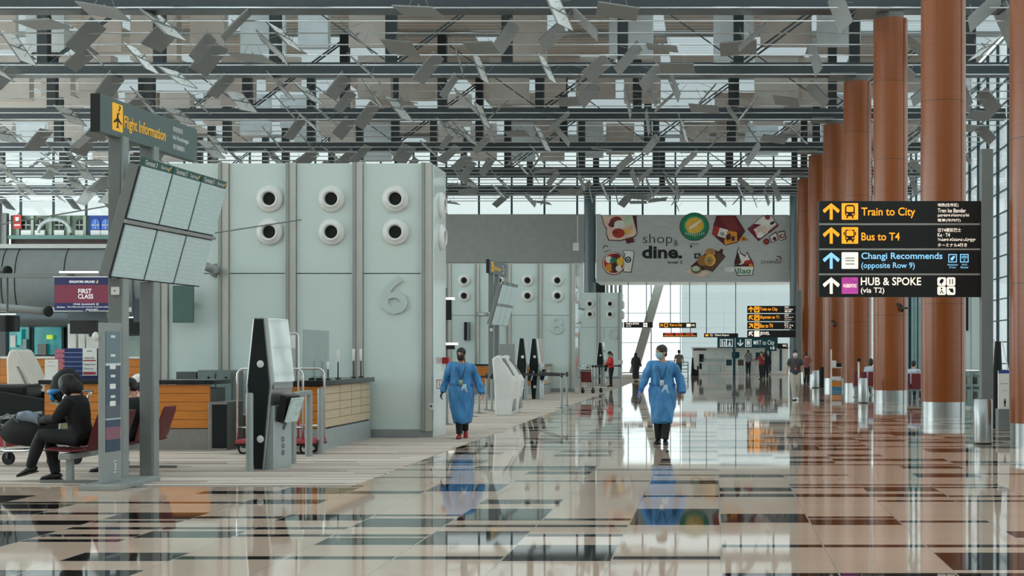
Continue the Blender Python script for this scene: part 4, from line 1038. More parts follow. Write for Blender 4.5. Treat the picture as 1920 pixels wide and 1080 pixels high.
# ------------------------------------------------------------------ luggage trolleys
def luggage_trolley(label, loc, rz, panel):
    t = thing('luggage_trolley', label, 'luggage cart', (0, 0, 0))
    b = MB()
    for y in (-.26, .26): b.path([(0, y, .26), (.5, y, .22), (1.05, y * .7, .20), (1.12, y * .3, .20)], .02, 8)
    for x in (.15, .4, .65, .9): b.tube((x, -.24, .235 - .03 * x), (x, .24, .235 - .03 * x), .013, 6)
    b.build('platform_frame', M_CHROME, t, True)
    b = MB()
    for y in (-.27, .27): b.path([(0.02, y, .2), (-.1, y, .95), (-.14, y, 1.02)], .018, 8)
    b.tube((-.14, -.3, 1.03), (-.14, .3, 1.03), .02, 10); b.build('handle_frame', M_CHROME, t, True)
    MB().obox((-.05, 0, .66), (-.035, 0, .24), (0, .24, 0), (.012, 0, .002)).build('advert_panel', panel, t, bevel=.01)
    MB().obox((-.02, 0, .86), (.14, 0, .02), (0, .25, 0), (0, 0, .012)).build('bag_shelf', M_GREYP, t)
    b = MB(); b.path([(1.08, -.1, .22), (1.12, -.1, .55), (1.13, 0, .58), (1.12, .1, .55), (1.08, .1, .22)], .014, 8); b.build('front_hoop', M_CHROME, t, True)
    for x, y, r in ((.08, -.24, .09), (.08, .24, .09), (.95, 0, .09)):
        q = MB().box(x - .02, x + .02, y - .04, y + .04, .09, .22).build('fork', M_GREYD, t)
        MB().lathe([(0, -.02), (r, -.02), (r, .02), (0, .02)], (x, y, r), (0, 1, 0), 20).build('wheel', M_RUBBER, q, 'auto')
    t.location = loc; t.rotation_euler = (0, 0, rz)
    return t
LT = luggage_trolley('silver luggage trolley loaded with black bags beside the seated traveller', (gx(131, 18.9), 18.9, .006), R(170), mat('olive_advert', (168, 164, 128), .5, 0, .2, 5))
copy_tree(LT, V((gx(1100, 52), 52.0, .006)), R(60), 'silver luggage trolley with red panel at the corner of the end wall with numeral 8')
for ch in bpy.data.objects['luggage_trolley.001'].children:
    if ch.name.startswith('advert_panel'): ch.data = ch.data.copy(); ch.data.materials[0] = M_RED
# bags on the trolley
rt = Matrix.Rotation(R(170), 4, 'Z'); tl = Matrix.Translation(LT.location) @ rt
W_ = lambda x, y, z: tl @ V((x, y, z))
t = thing('duffel_bag', 'black duffel bag with grey top lying on the luggage trolley', 'bag', W_(.62, 0, .25))
b = MB(); b.loft([W_(.20, 0, .38), W_(.26, 0, .42), W_(.45, 0, .48), W_(.72, 0, .50), W_(.93, 0, .43), W_(1.0, 0, .38)], [(.05, .1), (.16, .2), (.235, .25), (.24, .25), (.15, .2), (.03, .08)], 16, V((0, 0, 1)))
b.build('bag_body', M_BLACKM, t, True)
b = MB(); b.loft([W_(.28, .12, .57), W_(.36, .12, .62), W_(.52, .12, .665), W_(.62, .12, .66), W_(.70, .12, .62)], [(.02, .05), (.07, .15), (.08, .17), (.07, .14), (.02, .05)], 14, V((0, .5, 1)))
b.build('grey_flap', mat('grey_blue_nylon', (128, 140, 158), .6, 0, .45, 6), t, True)
b = MB(); b.path([W_(.62, .22, .6), W_(.78, .24, .72), W_(.92, .2, .66), W_(.96, .18, .46)], .012, 8); b.build('strap', mat('grey_strap', (120, 126, 128), .8), t, True)
t = thing('backpack', 'rounded black backpack with blue trim propped on the trolley handle', 'bag', W_(-.02, 0, .9))
b = MB(); b.loft([W_(.04, 0, .885), W_(.04, 0, .95), W_(.05, 0, 1.06), W_(.03, 0, 1.2), W_(.0, 0, 1.30), W_(-.02, 0, 1.345)], [(.10, .12), (.19, .2), (.215, .215), (.19, .2), (.12, .13), (.02, .03)], 18, V((1, 0, 0)))
b.build('bag_body', M_BLACKM, t, True)
b = MB(); b.loft([W_(.21, .10, 1.0), W_(.18, .17, 1.02), W_(.09, .215, 1.03), W_(.0, .22, 1.05)], [(.03, .02), (.04, .05), (.04, .05), (.02, .02)], 10, V((0, 0, 1)))
b.build('blue_pocket', mat('bright_blue_nylon', (46, 120, 176), .5), t, True)
b = MB(); b.path([W_(.14, .2, 1.0), W_(.12, .22, .94), W_(.10, .2, .90)], .03, 8); b.build('blue_strap', MATS['bright_blue_nylon'], t, True)

# ------------------------------------------------------------------ bench
t = thing('airport_bench', 'row of wine red airport seats on a grey steel beam', 'bench', (-7.730, 17.4, 0))
MB().box(-7.850, -7.710, 16.32, 18.85, .29, .36).build('beam', M_GREYP, t, bevel=.008)
for y in (16.48, 18.6):
    q = MB().box(-7.820, -7.740, y - .03, y + .03, .02, .30).build('leg', M_GREYP, t, bevel=.006)
    MB().box(-8.130, -7.330, y - .035, y + .035, .006, .035).build('foot', M_GREYM, q, bevel=.006)
for k, y in enumerate((16.64, 17.28, 17.98, 18.6)):
    s_ = MB().loft([(-7.550, y, .40), (-7.730, y, .385), (-7.930, y, .395), (-8.050, y, .405), (-8.090, y, .395)], [(.02, .24), (.022, .245), (.024, .245), (.022, .24), (.01, .22)], 16, V((0, 0, 1))).build('seat', M_RED, t, True)
    b = MB(); b.loft([(-7.570, y, .39), (-7.530, y, .47), (-7.490, y, .62), (-7.440, y, .76), (-7.420, y, .83), (-7.415, y, .845)], [(.016, .20), (.02, .235), (.02, .24), (.02, .24), (.018, .22), (.008, .2)], 16, V((1, 0, 0))); b.build('backrest', M_RED, t, True)
    MB().box(-7.830, -7.730, y - .06, y + .06, .35, .38).build('bracket', M_GREYD, t)

# ------------------------------------------------------------------ on and behind the wooden counter
d = 22.1
t = thing('sign_holder', 'white upright notice holder at the left end of the wooden counter', 'notice holder', (gx(96, d), d, 1.13))
MB().box(gx(84, d), gx(108, d), d, d + .02, 1.14, gz(674, d)).build('card', P_WHITE, t); MB().box(gx(82, d), gx(124, d), d - .03, d + .08, 1.13, 1.142).build('foot', M_WHITE, t)
b = MB(); p = Pl((gx(84, d), d, 1.14), (1, 0, 0), (0, 0, 1)); p.text(b, 'Scan for updates', .03, .17, .2, .225, .003); p.text(b, 'Welcome', .06, .15, .27, .29, .003); b.build('lettering', M_GREYM, t)
d = 22.4
t = thing('striped_counter_screen', 'blue striped screen standing on the wooden counter', 'screen', (gx(145, d), d, 1.13))
MB().box(gx(118, d), gx(186, d), d, d + .03, 1.13, gz(653, d)).build('board', mat('navy_print', (26, 48, 104), .5), t)
b = MB(); p = Pl((gx(103, d), d, 1.13), (1, 0, 0), (0, 0, 1))
for k in range(6): p.rect(b, .14, .70, .06 + k * .075, .072 + k * .075, .004)
b.build('pale_stripes', mat('pale_blue_print', (128, 150, 190), .5), t)
b = MB()
for k in range(6): p.rect(b, .0 if k > 3 else .04, .16, .03 + k * .082, .085 + k * .082, .007)
b.box(gx(103, d), gx(118, d), d + .002, d + .02, 1.40, 1.58); b.build('pink_bars', mat('pink_print', (190, 110, 130), .5), t)
t = thing('red_white_notice', 'white notice with dark red bands fixed on the blue striped screen', 'notice', (gx(170, d), d - .03, 1.13))
x0, x1 = gx(157, d), gx(183, d)
MB().box(x0, x1, d - .04, d - .02, gz(704, d), gz(653, d)).build('sheet', P_WHITE, t); p = Pl((x0, d - .04, gz(704, d)), (1, 0, 0), (0, 0, 1)); b = MB(); w_ = x1 - x0
p.rect(b, .01, w_ - .01, .015, .06, .003); p.rect(b, .01, w_ - .01, .235, .255, .003); b.build('red_bands', mat('notice_red', (176, 56, 74), .5), t)
b = MB(); p.text(b, 'NOTICE', .07, .15, .39, .41, .003, .02); p.text(b, 'PLEASE WAIT', .03, w_ - .03, .275, .30, .003, .02); p.text(b, 'Counters closed', .02, w_ - .02, .17, .2, .003, .01); p.text(b, 'Thank you', .02, w_ - .05, .095, .125, .003, .01); b.build('lettering', mat('notice_navy', (36, 40, 78), .5), t)

# ------------------------------------------------------------------ check-in area at far left
t = thing('bag_drop_unit', 'white curved bag drop machine on a grey base at the far left', 'bag drop machine', (gx(30, 26), 26, 0))
x0, x1 = gx(3, 26), gx(56, 26)
MB().box(x0 - .4, x1 + .08, 26, 27, 0, .72).build('base_cabinet', mat('warm_grey_base', (176, 172, 164), .4), t, bevel=.02)
MB().prism([(0.02, .72), (.52, .72), (.5, .95), (.30, 1.4), (.17, 1.63), (.06, 1.62), (0.0, 1.45)], (x0 + .02, 26.8, 0), (1, 0, 0), (0, 0, 1), (0, -.7, 0)).build('shell', mat('ivory_shell', (218, 212, 200), .35), t, bevel=.05)
MB().path([(x0 + .25, 26.1, 1.3), (x0 + .42, 26.05, 1.0), (x0 + .5, 26.05, .8), (x0 + .5, 26.05, .5)], .02, 8).build('hose', M_GREYM, t, True)
t = thing('baggage_conveyor', 'black baggage weighing conveyor with sloping side in front of the white bag drop', 'conveyor', (gx(25, 23.5), 23.5, 0))
x0, x1 = gx(-30, 23.2), gx(58, 23.2)
MB().prism([(0, 0), (1.6, 0), (1.6, .78), (.9, .9), (0, .9)], (x0 - .6, 23.2, 0), (1, 0, 0), (0, 0, 1), (0, .08, 0)).build('side_wall', M_CHAR, t, bevel=.01); MB().prism([(0, 0), (1.6, 0), (1.6, .78), (.9, .9), (0, .9)], (x0 - .6, 24.3, 0), (1, 0, 0), (0, 0, 1), (0, .08, 0)).build('side_wall', M_CHAR, t, bevel=.01)
MB().box(x0 - .6, x0 + 1.0, 23.28, 24.3, 0, .62).build('belt', M_RUBBER, t)
MB().bar((x0 - .6, 23.17, .35), (x0 + 1.0, 23.17, .55), .04, .06).build('side_rail', M_GREYP, t)
MB().box(x0 - .3, x0 + .55, 23.5, 24.1, .62, 1.02).build('scanner_hood', M_BLACK, t, bevel=.05)
o = MB().box(gx(-20, 22.6), gx(10, 22.6), 22.6, 23.1, 0, .22).build('red_platform', M_REDDECK, bevel=.01); tag(o, 'low red-topped platform at the left edge of the floor', 'platform')
for px, l in ((1, 'white belt barrier post left of the white bag drop'), (54, 'belt barrier post right of the white bag drop'), (68, 'belt barrier post between the white bag drop and the wooden counter')):
    stanchion(l, px, 25.0 + (px % 7) * .05, (px + 48, 25.2) if px < 20 else (px + 11, 25.2), 'belt barrier posts by the bag drop')
# hanging counter displays on a gantry
d = 36.0
t = thing('counter_gantry', 'grey overhead gantry carrying displays above the far left check-in counters', 'gantry', (gx(150, d), d, 0))
MB().box(gx(-30, d), gx(320, d), d + .1, d + .3, gz(520, d), gz(512, d)).build('beam', M_GREYM, t)
for px in (-20, 214, 316): MB().box(gx(px, d), gx(px, d) + .14, d + .12, d + .28, 0, gz(512, d)).build('post', M_GREYD, t)
MB().box(gx(110, d), gx(182, d), d + .02, d + .09, gz(511.6, d), gz(508.4, d)).build('lamp_tube', E_LAMP, t)
t = thing('first_class_sign', 'maroon and navy first class check-in sign hanging at left', 'sign', (gx(154, d - .3), d - .3, gz(582, d)))
q = d - .3; x0, x1 = gx(102, q), gx(206, q)
MB().box(x0, x1, q, q + .12, gz(582, q), gz(520, q)).build('sign_box', mat('navy_sign', (24, 34, 86), .35, emit=.08), t)
MB().box(x0 - .03, x1 + .03, q - .02, q + .3, gz(520, q), gz(518, q)).build('top_rail', M_WHITE, t)
for u in (.2, .8): MB().box(x0 + (x1 - x0) * u - .03, x0 + (x1 - x0) * u + .03, q + .1, q + .398, gz(519, q), gz(513, q)).build('hanger', M_GREYD, t)
p = Pl((0, q, 0), (1, 0, 0), (0, 0, 1)); X = lambda a: gx(a, q); Z = lambda a: gz(a, q)
b = MB(); p.rect(b, x0 + .01, x1 - .01, Z(568), Z(534), .004); b.build('maroon_band', mat('maroon_sign', (122, 42, 66), .4, emit=.12), t)
b = MB(); p.text(b, 'FIRST', X(147), X(172), Z(550), Z(541.5), .008, .015); p.text(b, 'CLASS', X(146.5), X(175), Z(560), Z(551.5), .008, .015)
p.text(b, 'SINGAPORE AIRLINES', X(130), X(178), Z(530.5), Z(526), .008, .02); p.text(b, 'STAR ALLIANCE', X(138), X(178), Z(572), Z(568.8), .008, .01); p.ring(b, X(183), Z(570.4), .02, .03, .008)
p.text(b, 'Suites', X(107), X(122), Z(577), Z(574.5), .008, .02); p.text(b, 'First Class and club members of partner airlines', X(127), X(205), Z(577), Z(574.2), .008, .02); p.text(b, 'welcome to check in', X(161), X(184), Z(581.5), Z(578.5), .008, .02)
b.build('lettering', mat('sign_white_glow', (240, 240, 244), .5, 0, 0, emit=.35), t)
b = MB(); p.poly(b, [(X(180), Z(531)), (X(184), Z(531)), (X(184.5), Z(527)), (X(182.5), Z(524)), (X(182), Z(527))], .008); b.build('gold_emblem', mat('gold_print', (220, 190, 120), .4), t)
for a, c, e, f, m, l in ((-10, 33, 622, 592, M_BLACK, 'black counter display hanging at the far left edge'), (131, 181, 626, 601, M_BLACK, 'black counter display hanging below the first class sign'), (250, 306, 604, 560, mat('slate_panel', (88, 100, 112), .35), 'slate blue display back hanging between the board posts'), (232, 262, 627, 598, M_BLACK, 'black counter display below the slate blue display back'), (127, 197, 599, 584, mat('slate_panel2', (86, 98, 104), .35), 'grey display back just below the first class sign')):
    qd = d + {592: .5, 601: .9, 560: .5, 598: .9, 584: .4}[f]
    t = thing('counter_display', l, 'display', (gx((a + c) / 2, qd), qd, gz(f, qd)))
    MB().box(gx(a, qd), gx(c, qd), qd, qd + .12, gz(e, qd), gz(f, qd)).build('screen', m, t)
    MB().tube((gx((a + c) / 2, qd), qd + .06, gz(f, qd) - .02), (gx((a + c) / 2, qd), qd + .06, gz(516, d)), .03, 8).box(gx((a + c) / 2, qd) - .03, gx((a + c) / 2, qd) + .03, d + .28, qd + .06, gz(518, d), gz(515, d)).build('hanger', M_GREYD, t)
    if m is M_BLACK: MB().box(gx(a, qd), gx(c, qd) - .1, qd - .02, qd + .1, gz(f - 2, qd), gz(f - 4, qd)).build('lamp_tube', E_LAMP, t)
# mezzanine fascias: two bulging grey bands
def fascia(name, label, px0, px1, y0, y1, d, bulge, colm, joints):
    x0, x1 = gx(px0, d), gx(px1, d); zt, zb = gz(y0, d), gz(y1, d); pr = []
    for k in range(13):
        a = R(-90 + 180 * k / 12); pr.append((d + .5 - bulge * math.cos(a), (zt + zb) / 2 + (zt - zb) / 2 * math.sin(a)))
    b = MB(); vs = []
    for x in (x0, x1): vs += [(x, y, z) for y, z in pr] + [(x, d + 3, zt), (x, d + 3, zb)]
    n = 15; fs = [(i, i + 1, n + i + 1, n + i) for i in range(n - 1)] + [(n - 1, 0, n, 2 * n - 1)]
    b.add(vs, [f[::-1] for f in fs] + [tuple(range(n)), tuple(range(2 * n - 1, n - 1, -1))])
    t = thing(name, label, 'fascia', (x0, d, zb)); t['kind'] = 'thing'
    b.build('band', colm, t, 'auto')
    MB().box(x0, x1, d + .3, d + .8, zt - .02, zt + .12).build('top_ledge', mat('pale_ledge', (200, 202, 198), .4), t)
    for j in joints:
        x = gx(j, d); m = MB(); m.path([(x, y - .006, z) for y, z in pr], .014, 6); m.build('panel_joint', M_BLACKM, t)
    return t
fascia('mezzanine_fascia', 'upper bulging grey band of the mezzanine at left', -60, 330, 463, 592, 44, .5, mat('fascia_grey', (122, 128, 128), .38), (2, 27, 119, 250))
fascia('mezzanine_fascia', 'lower bulging grey band of the mezzanine at left', -60, 330, 583, 610, 41, .35, mat('fascia_slate', (92, 104, 110), .35), (240,))
for a, y0, c, y1, d, l in ((-40, 500, 12, 508, 42.9, 'grey tube strut ending on the upper mezzanine band'), (-40, 572, 88, 584, 40.2, 'long grey tube strut lying across the lower mezzanine band')):
    t = thing('mezzanine_strut', l, 'strut', (gx(c, d), d, gz(y1, d)))
    MB().tube((gx(a, d), d - .6, gz(y0, d)), (gx(c, d), d, gz(y1, d)), .11, 14).build('tube', M_GREYP, t, True)
    MB().lathe([(0, 0), (.15, 0), (.165, .05), (.15, .1), (0, .1)], (gx(c, d), d, gz(y1, d)), (1, -.2, 0), 20).build('socket', M_BLACKM, t, 'auto')
# back wall under the mezzanine, teal lit shop, rear counter
struct(MB().box(gx(-60, 46), gx(330, 46), 46, 46.2, 0, 2.6).build('wall_left_rear', M_GREYD))
d = 45.4
t = thing('teal_shop_front', 'teal lit glass shop front under the mezzanine at left', 'shop front', (gx(70, d), d, 0))
k = NT('teal_lit_glass'); P, x_, y_, z_ = k.pos(); c = k.mix(k.noise(k.xyz(k.math('MULTIPLY', x_, 2.5), 0.0, z_), 1.8, 3), rgba((4, 52, 60)), rgba((40, 176, 178))); k.l(c, k.b.inputs['Base Color']); k.l(c, k.b.inputs['Emission Color']); k.b.inputs['Emission Strength'].default_value = .35; k.b.inputs['Roughness'].default_value = .1
for a, c_ in ((14, 58), (61, 119)):
    f = MB().box(gx(a, d), gx(c_, d), d, d + .1, gz(665, d), gz(606, d)).build('display_window', k.m, t)
    m = MB()
    for u in (a, c_): m.box(gx(u, d) - .04, gx(u, d) + .04, d - .05, d + .1, 0, gz(606, d))
    m.build('frame', M_CHAR, f)
for px, py, w_, h_, m in ((28, 640, 10, 22, M_WHITE), (40, 632, 8, 30, mat('teal_bottle', (60, 190, 186), .2, emit=.2)), (50, 645, 7, 18, M_GREYP), (82, 655, 16, 20, M_GREYM), (96, 632, 10, 8, mat('lime_lit', (190, 220, 60), .4, emit=.5))):
    o = MB().box(gx(px - w_ / 2, d), gx(px + w_ / 2, d), d - .14, d - .03, gz(py + h_ / 2, d), gz(py - h_ / 2, d)).build('shop_display_case', m); tag(o, 'small lit product display in the teal shop front, %s from the left' % {28: 'first', 40: 'second', 50: 'third', 82: 'fourth', 96: 'fifth'}[px], 'display')
d = 37.2
t = thing('rear_check_in_counter', 'orange wood check-in counter with white ledge in the far left background', 'counter', (gx(60, d), d, 0))
b = MB()
for k_ in range(5): b.box(gx(-30, d), gx(318, d), d, d + .6, .3 + .22 * k_, .51 + .22 * k_)
b.build('plank_front', M_ORANGEW, t); MB().box(gx(-30, d), gx(318, d), d - .05, d + .7, 1.40, 1.46).build('ledge', M_WHITE, t)
b = MB(); b.box(gx(-30, d), gx(318, d), d - .02, d + .6, 0, .3); b.build('kick_plate', M_KICK, t)
for a, c_, y0, y1, l in ((120, 136, 655, 607, 'tall white check-in pod behind the blue striped screen'), (140, 153, 652, 626, 'small white check-in pod behind the blue striped screen'), (155, 184, 652, 631, 'wide white check-in monitor behind the blue striped screen'), (233, 254, 672, 630, 'pale green check-in monitor seen between the two board posts'), (255, 266, 680, 664, 'small white box on the far counter between the two board posts')):
    o = MB().box(gx(a, d), gx(c_, d), d + .2, d + .45, 1.46 if y0 < 668 else 1.46, gz(y1, d)).build('check_in_monitor', M_WHITE if a != 233 else mat('pale_green_screen', (150, 170, 162), .3), bevel=.02); tag(o, l, 'monitor')
# shophouse facade high on the end wall
d = YF - .35
t = thing('shophouse_facade', 'painted shophouse front with arched windows high on the far left end wall', 'facade', (gx(115, d), d, gz(463, d)))
t['kind'] = 'thing'
X = lambda a: gx(a, d); Z = lambda a: gz(a, d)
MB().box(X(20), X(150), d, d + .3, Z(470), Z(404)).build('green_house', mat('sage_plaster', (112, 132, 118), .7, 0, .2, .8), t)
MB().box(X(166), X(212), d, d + .3, Z(446), Z(404)).build('blue_house', mat('cobalt_plaster', (40, 72, 156), .6, 0, .15, .8), t)
MB().box(X(150), X(166), d - .02, d + .3, Z(450), Z(404)).build('green_pilaster', mat('moss_plaster', (88, 108, 88), .7, 0, .35, 2), t)
MB().box(X(20), X(212), d - .5, d + .1, Z(449), Z(442)).build('teal_canopy', mat('verdigris', (84, 118, 112), .6), t)
MB().box(X(22), X(205), d - .05, d, Z(470), Z(449)).build('dark_shop_opening', mat('dark_brown_shop', (48, 30, 24), .7, 0, .5, 1.2), t)
for cx, w_, m in ((50, 16, M_CHAR), (76, 16, M_CHAR), (112, 16, M_CHAR), (150, 13, M_CHAR), (180, 15, mat('bright_blue_frame', (66, 120, 214), .4)), (199, 15, MATS['bright_blue_frame'])):
    p = Pl((0, d, 0), (1, 0, 0), (0, 0, 1)); b = MB(); x0, x1 = X(cx - w_ / 2), X(cx + w_ / 2)
    pts = [(x0, Z(430)), (x1, Z(430))] + [((x0 + x1) / 2 + (x1 - x0) / 2 * math.cos(R(a)), Z(418) + (x1 - x0) / 2 * math.sin(R(a))) for a in (0, 30, 60, 90, 120, 150, 180)]
    b.prism(pts, (0, d - .06, 0), (1, 0, 0), (0, 0, 1), (0, .06, 0)); f = b.build('arched_window', m, t)
    b = MB(); b.box((x0 + x1) / 2 - .02, (x0 + x1) / 2 + .02, d - .1, d - .05, Z(430), Z(413)); b.box(x0, x1, d - .1, d - .05, Z(422) - .03, Z(422) + .03); b.build('glazing_bar', mat('pale_trim', (206, 210, 198), .5), f)
    MB().box(x0 - .05, x1 + .05, d - .12, d - .02, Z(441), Z(432)).build('parapet_panel', P_WHITE, f)
for cx in (35, 62, 96, 130, 160): MB().box(X(cx) - .1, X(cx) + .1, d - .14, d, Z(442), Z(405)).build('pilaster', mat('pale_sage', (160, 172, 156), .6), t)
b = MB(); p = Pl((0, d - .6, 0), (1, 0, 0), (0, 0, 1)); p.ring(b, X(110), Z(437), 1.0, 1.25, .0, 24, 10, 170); o = MB()
o.loft([(X(110) + 1.15 * math.cos(R(a)), d - .6, Z(438) + .95 * math.sin(R(a))) for a in range(0, 190, 12)], [(.07, .13)] * 16, 10, V((0, 1, 0))); o.build('arch_ornament', mat('pale_arch', (168, 176, 176), .5, 0, .3, 3), t, True)
t = thing('red_hanging_banner', 'small red hanging banner beside the shophouse front', 'banner', (X(36), d - .3, Z(430)))
MB().box(X(29), X(44), d - .32, d - .28, Z(429), Z(404)).build('cloth', mat('banner_red', (196, 44, 40), .6), t)
b = MB(); p = Pl((0, d - .32, 0), (1, 0, 0), (0, 0, 1)); p.poly(b, [(X(33), Z(408)), (X(40), Z(408)), (X(39), Z(416)), (X(36.5), Z(418)), (X(34), Z(416))], .01); p.rect(b, X(31), X(42), Z(424), Z(421.5), .01); b.build('white_mark', P_WHITE, t)
MB().tube((X(36.5), d - .3, Z(404) - .02), (X(36.5), d + .1, Z(404) + .25), .03, 6).build('hanger', M_GREYD, t)
t = thing('grey_pier', 'plain grey pier at the far left beside the shophouse front', 'pier', (X(12), d - .4, 0)); t['kind'] = 'thing'
MB().box(X(8), X(20), d - .6, d - .2, 0, Z(401)).build('pier_shaft', M_GREYM, t); MB().box(X(-30), X(7), d - .9, d - .2, 0, Z(360)).build('side_panel', M_GREYD, t)
# ------------------------------------------------------------------ right side of the hall
def bin_(label, px, d):
    x = gx(px, d); t = thing('litter_bin', label, 'litter bin', (x, d, 0), 'steel litter bins along the columns')
    MB().lathe([(.155, .03), (.16, .05), (.16, .76), (.15, .775), (.10, .775)], (x, d, 0), n=36).build('body', M_STEEL, t, 'auto')
    MB().lathe([(.10, .77), (.10, .6), (0, .6)], (x, d, 0), n=24).build('inner_liner', M_BLACK, t, 'auto')
    MB().lathe([(0, 0), (.16, 0), (.162, .03), (.15, .035)], (x, d, 0), n=30).build('foot_ring', M_BLACK, t, 'auto')
    return t
bin_('brushed steel litter bin in front of the grey sign post', 1843, 23.4)
bin_('brushed steel litter bin in front of the third wooden column', 1618, 42.2)
bin_('brushed steel litter bin beside the fourth wooden column, small in the distance', 1529, 60)
o = MB().box(gx(1538, 60.6), gx(1545, 60.6), 60.6, 61.1, 0, gz(688, 60.6)).build('black_case', M_BLACKM, bevel=.03); tag(o, 'upright black case behind the most distant litter bin', 'case')

t = thing('black_covered_banner', 'tall black tapered cover standing behind the grey sign post', 'cover', (gx(1872, 28.4), 28.4, 0))
d = 28.4
MB().loft([(gx(1872, d), d + .2, .0), (gx(1872, d), d + .2, .1), (gx(1873, d), d + .2, 1.0), (gx(1875, d), d + .2, gz(640, d))], [(.15, .2), (.145, .18), (.12, .12), (.06, .06)], 14, V((1, 0, 0))).build('cover', M_BLACKM, t, True)
for a, c in ((1859, 1866), (1890, 1880)): MB().tube((gx(a, d), d - .1, gz(700, d)), (gx(c, d), d + .1, gz(636, d)), .012, 6).build('tie_cord', M_WHITE, t)
d = 27.3
t = thing('notice_board', 'white notice board with blue top on a grey plinth beside the nearest wooden column', 'notice board', (gx(1886, d), d, 0))
MB().box(gx(1872, d), gx(1898, d), d, d + .3, 0, gz(767, d)).build('plinth', M_GREYM, t, bevel=.01)
MB().box(gx(1873, d), gx(1897, d), d + .05, d + .12, gz(767, d), gz(695, d)).build('board', P_WHITE, t, bevel=.006)
MB().box(gx(1873, d), gx(1897, d), d + .045, d + .05, gz(700, d), gz(694, d)).build('blue_top', mat('notice_blue', (44, 64, 140), .5), t)
b = MB(); p = Pl((gx(1873, d), d + .05, gz(767, d)), (1, 0, 0), (0, 0, 1)); p.disc(b, .13, .19, .015); p.poly(b, [(.105, .17), (.155, .17), (.145, .09), (.115, .09)]); p.rect(b, .115, .127, .04, .09); p.rect(b, .133, .145, .04, .09); p.text(b, 'Please stand here', .05, .2, .5, .52); p.text(b, 'Thank you', .08, .18, .36, .38); b.build('figure_symbol', P_BLACK, t)
# glass balustrade and the pale service wall beyond
d = 38.5
t = thing('glass_balustrade', 'glass balustrade with steel handrail beyond the second wooden column', 'balustrade', (gx(1822, d), d, 0))
x0, x1 = gx(1806, d), 11.0
MB().box(x0, x1, d, d + .02, .05, 1.02).build('glass_sheet', glass_material('green_glass', (.55, .68, .66), .2), t)
MB().tube((x0, d + .01, 1.06), (x1, d + .01, 1.06), .035, 10).tube((x0, d + .12, .9), (x1, d + .12, .9), .02, 8).build('handrail', M_CHROME, t, True)
for px in (1807, 1822, 1850, 1880):
    MB().box(gx(px, d) - .02, gx(px, d) + .02, d - .02, d + .06, 0, 1.05).build('baluster', M_STEEL, t)
d = 62
t = thing('service_wall', 'pale panelled service wall with a dark screen far behind the columns', 'partition wall', (11.6, d, 0)); t['kind'] = 'thing'
MB().box(gx(1800, d), gx(1845, d), d, d + .4, 0, gz(520, d)).build('panel', M_PANEL, t, bevel=.01)
MB().box(gx(1803, d), gx(1815, d), d - .08, d, gz(620, d), gz(556, d)).build('dark_screen', M_CHAR, t)
MB().box(gx(1820.5, d), gx(1821.2, d), d - .01, d, 0, gz(520, d)).build('panel_joint', M_GREYM, t)
for py in (653, 675): MB().lathe([(0, .02), (.06, .02), (.06, 0)], (gx(1807, d), d, gz(py, d)), (0, -1, 0), 12).build('red_button', mat('dull_red', (140, 50, 48), .5), t)
d = 60
t = thing('cafe_shelf', 'low counter with stacked boxes beyond the glass balustrade', 'counter', (gx(1825, d), d, 0))
MB().box(gx(1803, d), gx(1860, d), d, d + .8, 0, gz(712, d) - .3).build('base', M_GREYD, t); MB().box(gx(1803, d), gx(1860, d), d - .05, d + .85, gz(712, d) - .3, gz(710, d) - .25).build('top', M_WHITE, t)
for k, (px, c) in enumerate(((1809, M_ORANGEW), (1818, M_WHITE), (1830, M_BLACK), (1838, M_WHITE))):
    o = MB().box(gx(px - 4, d), gx(px + 4, d), d + .1, d + .5, gz(710, d) - .25, gz(703 - k % 2 * 3, d)).build('stacked_box', c, bevel=.01); tag(o, ['orange', 'white', 'black', 'second white'][k] + ' box on the low counter beyond the glass balustrade', 'box')
t = thing('teal_glass_screen', 'tall dark teal glass screen seen between the second and third wooden columns', 'glass screen', (gx(1711, 70), 70, 0))
d = 70
MB().box(gx(1694, d), gx(1735, d), d, d + .1, 0, gz(520, d)).build('glass', mat('dark_teal_glass', (30, 72, 78), .08, 0, .3, .6), t)
for px in (1700, 1711, 1716, 1724): MB().box(gx(px, d) - .08, gx(px, d) + .08, d - .1, d, 0, gz(520, d)).build('mullion', mat('pale_teal_frame', (150, 182, 184), .3), t)
# red seats beyond the columns
def seats(label, px0, px1, d, n):
    x0, x1 = gx(px0, d), gx(px1, d); t = thing('red_seating', label, 'bench', (x0, d, 0), 'wine red seating beyond the columns'); w_ = (x1 - x0) / n
    for k in range(n):
        a = x0 + k * w_
        MB().box(a + .02, a + w_ - .02, d - .02, d + .06, .34, .86).build('backrest', M_RED, t, bevel=.03)
        MB().box(a + .02, a + w_ - .02, d + .05, d + .5, .34, .43).build('seat', M_RED, t, bevel=.03)
    MB().box(x0, x1, d + .1, d + .2, .26, .34).build('beam', M_GREYP, t)
    for x in (x0 + .1, x1 - .1): MB().box(x - .03, x + .03, d - .1, d + .5, 0, .04).box(x - .03, x + .03, d + .1, d + .2, .03, .27).build('leg', M_GREYP, t)
    return t
seats('wine red seating between the second and third wooden columns', 1688, 1728, 46, 2)
seats('wine red seating behind the litter bin at the third wooden column', 1600, 1640, 50, 3)
